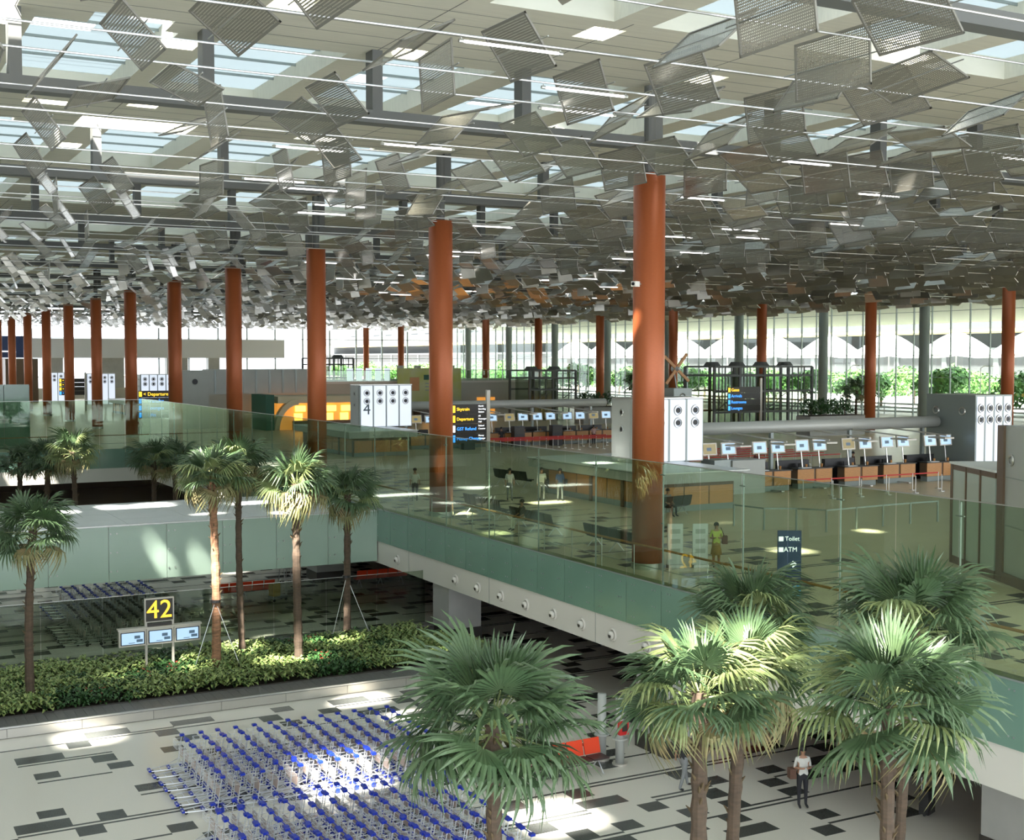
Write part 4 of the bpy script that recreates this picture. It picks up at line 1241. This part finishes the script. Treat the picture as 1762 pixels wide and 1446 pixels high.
MB().box(0, .05, 0, 5.0, 4.0, 5.2).build('body', M['greybox'], kb)
MB().box(-.1, -.03, 0, .38, .3, 5.2).build('corner_post', M['darkwood'], kb)
MB().box(-.05, -.02, 0, 5.0, .05, .35).build('base_rail', M['darkwood'], kb)
for z in (1.9, 3.5): MB().box(.4, .03, z, 5.0, .05, z + .02).build('panel_joint', M['mullion'], kb)
MB().ring((.85, .03, 4.1), (0, 1, 0), .16, .05, 14, 5).build('porthole', M['steel'], kb)

# ------------------------------------------------------------------ shops and mezzanine
mz = thing('shop_building', 'two storey shop block with pale upper terrace behind the number 4 light box', 'shop', (35, 142, 0))
MB().box(12, 0, 2.9, 48, 16, 4.6).build('upper_wall', M['beigewall'], mz)
MB().box(12, -.3, 4.5, 48, 16, 4.75).build('terrace_slab', M['white'], mz)
MB().box(12, 1.0, 0, 48, 16, 2.9).build('lower_wall', M['beigewall'], mz)
tp = MB().box(.02, -.02, 0, 1.95, .02, 1.25).mesh('balustrade_pane', M['clear'])
for i in range(18): link('balustrade_pane', tp, mz, (12 + i * 2, -.2, 4.75))
MB().tube([(12, -.2, 6.05), (48, -.2, 6.05)], .03, 5).build('handrail', M['steel'], mz)
for x in (1, 3.3, 5.6, 7.9): MB().box(x + 26, 2, 4.75, x + 26.5, 3, 6.6).build('pier', M['beigewall'], mz)
for x, w in ((12.5, 3.2), (17, 3.4), (37, 2.5)): MB().box(x, .9, .1, x + w, 1.0, 2.6).build('shop_window', M['warmwall'], mz)
for x in (12.8, 14.2, 17.3, 19): MB().box(x, .8, 1.9, x + 1.0, .9, 2.2).build('shop_lamp', M['warm'], mz)
for i in range(5): MB().box(20 + i * 1.2, 1.5, 4.8, 20.7 + i * 1.2, 1.7, 6.3).build('white_panel', M['lightbox'], mz)
pb_ = thing('poster_board', 'large pale green advertising board on the terrace behind the second column', 'poster', (60.2, 140.5, 0))
MB().box(0, 0, 2.3, 8.4, .2, 6.3).build('board', M['poster'], pb_)
MB().box(1.6, -.04, 3.6, 2.8, 0, 5.2).build('orange_figure', M['counter'], pb_)
MB().box(3.4, -.04, 4.9, 6.2, 0, 5.5).build('lettering', M['deepgreen'], pb_)
for z in (4.4, 4.0, 3.6): MB().box(3.6, -.04, z, 6.6, 0, z + .12).build('text_line', M['mullion'], pb_)
MB().box(.3, .2, 0, .5, .4, 6).build('support', M['steel'], pb_); MB().box(7.9, .2, 0, 8.1, .4, 6).build('support', M['steel'], pb_)
cf = thing('cafe_front', 'cream curved cafe front with deep green end and warm orange lights', 'cafe', (41.0, 128, 0))
MB().box(.5, .6, 0, 13.5, 6, 2.9).build('interior', M['warmwall'], cf)
MB().box(.4, 0, 2.8, 13.5, 6, 3.5).build('fascia', M['cream'], cf)
cu_ = MB()
for i in range(10):
    a0, a1 = R(90 + 9 * i), R(99 + 9 * i)
    def q(a, rr_): return (2.6 + rr_ * math.cos(a) * 1.0, 0, rr_ * math.sin(a) * 1.25)
    for y0, y1 in ((-.2, .6),):
        A, B, Cc, D = q(a0, 2.6), q(a1, 2.6), q(a1, 2.1), q(a0, 2.1)
        cu_.poly([A, B, Cc, D]); 
        cu_.poly([(A[0], -.2, A[2]), (B[0], -.2, B[2]), (Cc[0], -.2, Cc[2]), (D[0], -.2, D[2])])
        cu_.poly([(A[0], -.2, A[2]), (B[0], -.2, B[2]), (B[0], .6, B[2]), (A[0], .6, A[2])])
        cu_.poly([(D[0], -.2, D[2]), (Cc[0], -.2, Cc[2]), (Cc[0], .6, Cc[2]), (D[0], .6, D[2])])
cu_.build('curved_frame', M['cream'], cf)
MB().box(-.9, 0, 0, .0, 5, 3.7).build('green_end', M['deepgreen'], cf)
for i in range(6):
    MB().box(2.4 + i * 1.7, .3, 1.9, 3.5 + i * 1.7, .5, 2.5).build('lit_menu', M['warm'], cf)
    MB().box(2.3 + i * 1.7, .45, .9, 3.2 + i * 1.7, .55, 1.7).build('lit_shelf', M['warm'], cf)
MB().box(2, -.1, 0, 13.5, .25, .95).build('counter', M['darkwood'], cf)
MB().box(13.5, .2, 0, 15.5, 3, 3.4).build('dark_doorway', M['signblack'], cf)
MB().box(14.2, .1, 2.6, 14.9, .2, 3.0).build('small_screen', M['screen'], cf)

# low restaurant row of red lights behind the number 4 light box
rl = thing('lit_food_counter', 'distant food counter with red orange lights right of the number 4 light box', 'counter', (62, 138, 0))
MB().box(0, 0, 0, 9, 2, 2.2).build('body', M['signblack'], rl)
for i in range(6): MB().box(.3 + i * 1.4, -.1, 1.5, 1.2 + i * 1.4, 0, 2.0).build('lit_panel', M['warm'], rl)

# ------------------------------------------------------------------ steel lift frames
def liftframe(label, loc, nx, w, h, d=5):
    t = thing('lift_frame', label, 'lift tower', loc)
    for j in range(2):
        for i in range(nx + 1): MB().box(i * w - .12, j * d - .12, 0, i * w + .12, j * d + .12, h).build('post', M['beam'], t)
        for z in (h, h - .9, h * .62, h * .3): MB().box(0, j * d - .1, z - .1, nx * w, j * d + .1, z + .1).build('beam', M['beam'], t)
    for i in range(nx):
        MB().box(i * w + .5, .5, 0, i * w + w - .5, d - .5, h * .85).build('glass_shaft', M['smoked'], t)
        MB().tube([(i * w + w / 2, d / 2, h + .1), (i * w + w / 2, d / 2, h + .5)], [.9, .6], 12).build('winch_drum', M['beam'], t)
        for k in range(3): MB().box(i * w + .7 + k * .8, .2, 0, i * w + .8 + k * .8, .3, h).build('guide_rail', M['beam'], t)
    for i in range(nx):
        MB().tube([(i * w, 0, h * .3), ((i + 1) * w, 0, h * .62)], .05, 5).build('brace', M['beam'], t)
    return t
liftframe('dark steel lift frame behind the near check in row', (79.2, 104, 0), 4, 3.2, 6.6)
liftframe('smaller dark steel lift frame right of the poster board', (74, 133, 0), 2, 3.2, 6.0)
liftframe('distant steel frame at the end of the shop terrace', (62, 175, 0), 2, 3.0, 7.5)
# planters before the facade
def planter(label, loc, w, seed):
    t = thing('planter_box', label, 'planter', loc)
    MB().box(0, 0, 0, w, 2, 1.9).build('box', M['concrete'], t)
    MB().box(.05, .05, 1.9, w - .05, 1.95, 1.95).build('soil', M['soil'], t)
    r = random.Random(seed)
    for i in range(int(w / 1.5)):
        p = thing('potted_shrub', 'dark leafy shrub growing in the %s' % label.split(',')[0], 'shrub', (loc[0] + .75 + i * 1.5, loc[1] + 1, 1.94), r.uniform(0, 6), 'shrubs in the ' + label.split(',')[0])
        mb = MB()
        for _ in range(160):
            a = r.uniform(0, 6.28); e = r.uniform(-.2, 1.4); L = r.uniform(.4, 1.05)
            c = Vector((math.cos(a) * math.cos(e), math.sin(a) * math.cos(e), math.sin(e) * 1.3)) * L + Vector((0, 0, .35))
            u = Vector((r.uniform(-1, 1), r.uniform(-1, 1), r.uniform(-1, 1))).normalized() * .22; w_ = u.orthogonal().normalized() * .09
            mb.poly([c - u, c - w_, c + u, c + w_])
        mb.build('foliage', M['shrub_dark'], p); MB().tube([(0, 0, 0), (0, 0, .8)], .05, 5).build('stem', M['bark'], p)
planter('concrete planter before the facade, left of the right grey column', (83, 94, 0), 7, 1)
planter('concrete planter far off near the middle of the facade', (76, 124, 0), 5, 2)
pp = palm('small potted palm beside the steel lift frame', (95.5, 101, 0), (95.5, 101, 4.2), 1.1, .14, 'trunk', .2, .1, 40, n=20)
pp = palm('small indoor palm right of the poster board near the second row columns', (88, 131, 0), (88, 131, 4.5), 1.1, .14, 'trunk', .2, .1, 41, n=20)
# red and white hanging propeller ornament
orn = thing('propeller_ornament', 'orange and white propeller shaped ornament on a grey stand left of the nearest column', 'ornament', (62, 86.5, 0))
MB().box(-.9, -.9, 0, .9, .9, 5.0).build('stand', M['mullion'], orn)
for a in (40, 130): MB().box(-1.6, -.06, -.12, 1.6, .06, .12, Matrix.Translation((-.3, -.4, 6.6)) @ Matrix.Rotation(R(a), 4, 'Y')).build('blade', M['counter'], orn)
MB().tube([(-.3, -.8, 6.6), (-.3, 0, 6.6)], [.1, .3], 10).build('hub', M['canvas'], orn)
MB().tube([(-.3, 0, 6.6), (0, 0, 5.0)], .06, 6).build('arm', M['mullion'], orn)
MB().ring((0, -.93, 4.3), (0, 1, 0), .25, .06, 14, 5).build('speaker_ring', M['steel'], orn)

# ------------------------------------------------------------------ people
def person(label, loc, rz, shirt, trousers, pose='stand', hgt=1.68, hair=True, sleeves=True, skirt=False, bag=None, stride=.0, arms='down', seat=.45):
    """one continuous skinned body; faces take the material of the nearest bone"""
    k = hgt / 1.7
    J = {}; Ed = []
    def j(n, p, r): J[n] = (Vector(p), r)
    if pose == 'sit': hz = seat + .08
    else: hz = .92
    j('pelvis', (0, 0, hz), .135); j('waist', (0, 0, hz + .14), .12); j('chest', (0, -.01, hz + .36), .145)
    j('neck', (0, 0, hz + .53), .05); j('head0', (0, -.01, hz + .60), .055); j('head1', (0, -.03, hz + .69), .093); j('head2', (0, -.01, hz + .77), .07)
    for s, n in ((-1, 'l'), (1, 'r')):
        j('sh' + n, (.175 * s, 0, hz + .47), .058)
        if arms == 'down':
            sw = stride * .5 * s
            el = (.23 * s, sw * .4, hz + .20); wr_ = (.24 * s, sw - .06, hz - .03); ha = (.24 * s, sw - .08, hz - .11)
        elif arms == 'front':
            el = (.23 * s, .02, hz + .20); wr_ = (.10 * s, -.22, hz + .24); ha = (.03 * s, -.26, hz + .26)
        else:
            el = (.24 * s, -.03, hz + .18); wr_ = (.17 * s, -.24, hz + .08); ha = (.14 * s, -.30, hz + .06)
        j('el' + n, el, .04); j('wr' + n, wr_, .028); j('ha' + n, ha, .034)
        j('hip' + n, (.09 * s, 0, hz - .06), .098)
        if pose == 'sit':
            j('kn' + n, (.12 * s, -.44, seat + .03), .064); j('an' + n, (.12 * s, -.46, .09), .042); j('to' + n, (.13 * s, -.62, .035), .034)
        else:
            st = stride * s
            kb = .06 if st else .0
            j('kn' + n, (.10 * s, -st * .5 - kb, .49), .064); j('an' + n, (.10 * s, -st if st > 0 else -st * .9, .09), .042)
            a = J['an' + n][0]; j('to' + n, (.11 * s, a.y - .16, .035), .034)
    Ed = [('pelvis', 'waist'), ('waist', 'chest'), ('chest', 'neck'), ('neck', 'head0'), ('head0', 'head1'), ('head1', 'head2')]
    for n in 'lr': Ed += [('chest', 'sh' + n), ('sh' + n, 'el' + n), ('el' + n, 'wr' + n), ('wr' + n, 'ha' + n), ('pelvis', 'hip' + n), ('hip' + n, 'kn' + n), ('kn' + n, 'an' + n), ('an' + n, 'to' + n)]
    names = list(J)
    me = bpy.data.meshes.new('body_src')
    me.from_pydata([tuple(J[n][0] * k) for n in names], [(names.index(a), names.index(b)) for a, b in Ed], [])
    o = bpy.data.objects.new('src', me); C.objects.link(o)
    md = o.modifiers.new('s', 'SKIN'); md.use_smooth_shade = True
    for i, n in enumerate(names):
        sv = me.skin_vertices[0].data[i]
        rr_ = J[n][1] * k
        sv.radius = (rr_ * (1.25 if n in ('chest', 'waist', 'pelvis') else 1), rr_ * (.85 if n in ('chest', 'waist', 'pelvis') else 1))
        sv.use_root = (n == 'pelvis')
    sb_ = o.modifiers.new('u', 'SUBSURF'); sb_.levels = 1; sb_.render_levels = 1
    dg = bpy.context.evaluated_depsgraph_get(); dg.update()
    nm = bpy.data.meshes.new_from_object(o.evaluated_get(dg))
    bpy.data.objects.remove(o); bpy.data.meshes.remove(me)
    nm.name = 'body'
    nm.materials.clear()
    mats = [M['skin'], shirt, trousers, M['black'], M['hair']]
    for m in mats: nm.materials.append(m)
    segs = [(J[a][0] * k, J[b][0] * k, a, b) for a, b in Ed]
    for p in nm.polygons:
        c = p.center; best = (9, None)
        for A, B, a, b in segs:
            ab = B - A; t_ = max(0, min(1, (c - A).dot(ab) / ab.length_squared)); dd = (c - (A + ab * t_)).length
            if dd < best[0]: best = (dd, (a, b, t_))
        a, b, t_ = best[1]
        if a == 'an' + a[-1] or b.startswith('to'): mi = 3
        elif a.startswith(('hip', 'kn')): mi = 0 if (skirt and a.startswith('kn') and t_ > .25) else 2
        elif b.startswith('hip') or (a == 'pelvis' and b == 'waist' and t_ < .35): mi = 2
        elif a.startswith('el') : mi = 1 if sleeves == 'long' else 0
        elif a.startswith('wr') or a in ('neck', 'head0', 'head1'): mi = 0
        elif a == 'chest' and b == 'neck' and t_ > .6: mi = 0
        else: mi = 1
        if mi == 0 and (a in ('head1',) or (a == 'head0' and t_ > .3)):
            hc = J['head1'][0] * k
            if c.z > hc.z + .02 * k or c.y > hc.y + .02 * k: mi = 4
        p.material_index = mi; p.use_smooth = True
    t = thing('person', label, 'person', loc, rz)
    link('body', nm, t)
    hp = J['head1'][0] * k
    hm = MB()
    for i in range(7):
        for q_ in range(12):
            def S(u, v):
                th = v / 12 * 2 * PI; ph = u / 7 * PI * .62
                return hp + Vector((math.sin(ph) * math.cos(th) * .102, math.sin(ph) * math.sin(th) * .108 + .028, math.cos(ph) * .105 + .03)) * k
            hm.poly([S(i, q_), S(i + 1, q_), S(i + 1, q_ + 1), S(i, q_ + 1)])
    hm.build('hair', M['hair'], t, True)
    fc = MB(); 
    fc.tube([hp + Vector((0, -.085, .015)) * k, hp + Vector((0, -.115, -.015)) * k], [.008 * k, .014 * k], 5)
    fc.build('nose', M['skin'], t)
    e = MB()
    for s in (-1, 1): e.box(hp.x + (.034 * s - .012) * k, hp.y - .096 * k, hp.z + .005 * k, hp.x + (.034 * s + .012) * k, hp.y - .084 * k, hp.z + .015 * k)
    e.box(hp.x - .022 * k, hp.y - .092 * k, hp.z - .047 * k, hp.x + .022 * k, hp.y - .080 * k, hp.z - .041 * k)
    e.build('eyes_and_mouth', M['signblack'], t)
    if skirt:
        sk = MB(); sk.tube([(0, 0, hz * k), (0, -.01, (hz - .22) * k), (0, -.01, (hz - .42) * k)], [.14 * k, .19 * k, .22 * k], 16)
        sk.build('skirt', trousers, t, True)
    if bag:
        side = bag[0]
        MB().box(side * .30 - .09, -.08, hz - .08, side * .30 + .09, .16, hz + .2).build('bag', bag[1], t)
        MB().tube([(side * .28, .04, hz + .2), (side * .16, .02, hz + .50)], .014, 5).build('strap', bag[1], t)
    return t
cw = cloth('white_cloth', (.62, .62, .58)); cg = cloth('grey_cloth', (.22, .23, .24)); ck = cloth('black_cloth', (.02, .02, .025))
cy_ = cloth('lime_cloth', (.52, .60, .14)); co = cloth('ochre_cloth', (.30, .19, .06)); cbk = cloth('blue_cloth', (.10, .16, .34)); cdb = cloth('brown_cloth', (.12, .06, .04))
person('man in white T-shirt and black trousers holding a dark bag, on the arrivals floor', (23.96, 27.29, AZ + .006), R(-20), cw, ck, hgt=1.72, bag=(-1, cdb), arms='front')
person('walker in black top and grey trousers mostly hidden behind the near palm trunk', (21.9, 30.1, AZ + .006), R(100), ck, cg, stride=.28, hgt=1.7)
person('woman in lime top and ochre skirt with brown bag behind the glass', (27.76, 36.27, .01), R(-30), cy_, co, hgt=1.58, skirt=True, bag=(1, cdb), arms='front')
person('leftmost of three walkers behind the glass, pale top and grey trousers', (31.43, 58.63, .01), R(-20), cw, cg, stride=.12, hgt=1.66)
person('middle of three walkers behind the glass, white shirt with long sleeves', (32.9, 57.84, .01), R(-25), cw, cg, stride=.14, hgt=1.7, sleeves='long', bag=(1, ck))
person('rightmost of three walkers behind the glass, blue top and dark bag', (33.75, 57.4, .01), R(-15), cbk, cg, stride=.1, hgt=1.66, bag=(1, ck))
person('seated man in dark shirt and pale trousers on the middle black seats', (26.45, 48.2, .012), R(-90), ck, cw, pose='sit', arms='lap', hgt=1.7)
person('dark haired woman standing behind the Toilet sign', (27.0, 31.9, .01), R(60), cw, ck, hgt=1.62)
person('person in dark clothes leaning by the island right of the nearest column', (33.9, 49.2, .006), R(150), ck, ck, hgt=1.7)
person('seated person in pale jacket on the seats right of the nearest column', (34.9, 49.35, .006), R(10), cg, ck, pose='sit', arms='lap', hgt=1.66)
person('person in white shirt standing by the island under the number 4 light box', (30.2, 86.0, .01), R(170), cw, ck, hgt=1.72)
person('person in dark clothes walking near the number 4 island', (27.6, 77.5, .01), R(20), ck, cg, hgt=1.7, stride=.15)
person('person in white shirt beside the second orange column', (27.0, 60.8, .01), R(-30), cw, ck, hgt=1.7)
person('person in dark clothes seen far off between the palms', (25.6, 92, .01), R(0), ck, ck, hgt=1.7)
person('person in teal top seen far off between the palms', (26.8, 88.5, .01), R(20), cloth('teal_cloth', (.10, .30, .26)), ck, hgt=1.66)
person('person in reddish top far off left of the third column', (26.5, 124, .01), R(0), cloth('rust_cloth', (.32, .08, .05)), ck, hgt=1.7)
person('traveller in pink shirt by the middle check in row', (58.4, 93.6, .01), R(180), cloth('pink_cloth', (.55, .35, .32)), ck, hgt=1.68)
person('traveller in dark top before the middle check in row', (49.6, 94.0, .01), R(180), ck, ck, hgt=1.7)
person('staff member in white shirt behind the near check in row', (44.4, 58.9, .01), R(200), cw, ck, hgt=1.62)
person('staff member in olive shirt behind the near check in row', (43.6, 59.5, .01), R(160), cloth('olive_cloth', (.18, .17, .08)), ck, hgt=1.7)
person('staff member in blue shirt behind the near check in row', (42.6, 59.2, .01), R(120), cbk, ck, hgt=1.6)
person('woman in dark red dress standing in the queue behind the near row', (50.9, 62.5, .01), R(0), cloth('maroon_cloth', (.14, .03, .03)), ck, hgt=1.7)
person('woman with long hair between monitors of the near row', (56.0, 59.5, .01), R(20), cdb, ck, hgt=1.65)

# luggage trolleys and black cases at the middle check-in row
for i, (x, y) in enumerate(((46.3, 93.6), (51.4, 94.4), (55.2, 94.6))):
    t = thing('black_cabinet', '%s black queue cabinet before the middle check in row' % ('left', 'middle', 'right')[i], 'cabinet', (x, y, .005))
    MB().box(-.5, -.3, 0, .5, .3, 1.75).build('body', M['black'], t); MB().box(-.45, -.32, 1.1, .45, -.3, 1.6).build('panel', M['signblack'], t)
# wheeled suitcase in the shade at the right under the balcony
sc_ = thing('suitcase', 'dark wheeled suitcase in the shade under the balcony behind the right palm', 'suitcase', (26.6, 25.2, AZ + .006), R(20))
MB().box(-.22, -.14, .06, .22, .14, .72).build('shell', M['black'], sc_)
MB().tube([(-.14, .1, .7), (-.14, .1, 1.05), (.14, .1, 1.05), (.14, .1, .7)], .012, 5).build('pull_handle', M['chrome'], sc_)
for x in (-.17, .17): MB().tube([(x - .02, 0, .035), (x + .02, 0, .035)], .035, 8).build('wheel', M['rubber'], sc_)

# A-frame ladder and cleaning cart near the link bridge
la = thing('step_ladder', 'silver step ladder standing in the shade beyond the planter palms', 'ladder', (21.6, 65.8, AZ + .004), R(15))
for sx in (-.25, .25):
    MB().tube([(sx, -.45, 0), (sx * .7, 0, 2.2)], .025, 6).build('rail', M['steel'], la)
    MB().tube([(sx, .45, 0), (sx * .7, 0, 2.2)], .025, 6).build('rear_rail', M['steel'], la)
for i in range(7):
    q_ = (i + 1) / 8
    MB().box(-.24 * (1 - .3 * q_), -.45 * (1 - q_) - .04, 2.2 * q_ - .015, .24 * (1 - .3 * q_), -.45 * (1 - q_) + .04, 2.2 * q_ + .015).build('tread', M['steel'], la)
kc = thing('cleaning_cart', 'small cleaning cart with a yellow bag beside the step ladder', 'cart', (20.6, 64.0, AZ + .004), R(20))
MB().box(-.45, -.25, .15, .45, .25, .3).build('deck', M['mullion'], kc)
MB().box(-.42, -.22, .3, .0, .22, .95).build('waste_bag', cloth('yellow_cloth', (.45, .33, .06)), kc)
MB().tube([(.43, -.22, .3), (.43, -.22, 1.05), (.43, .22, 1.05), (.43, .22, .3)], .015, 5).build('handle', M['steel'], kc)
for x in (-.38, .38):
    for y in (-.2, .2): MB().tube([(x, y - .02, .075), (x, y + .02, .075)], .075, 10).build('wheel', M['rubber'], kc)

ge_ = thing('glass_enclosure', 'dark green glass enclosure at the left edge beyond the far end of the well', 'enclosure', (3, 112, .002))
MB().box(0, .1, 0, 12, 5, 5.2).build('core', M['greycol'], ge_)
gpn = MB().box(.02, 0, .1, 1.96, .05, 5.3).mesh('glass_panel', M['frost'])
for i in range(6): link('glass_panel', gpn, ge_, (i * 2, 0, 0))
MB().box(0, -.03, 2.4, 12, .02, 2.5).build('white_rail', M['canvas'], ge_)
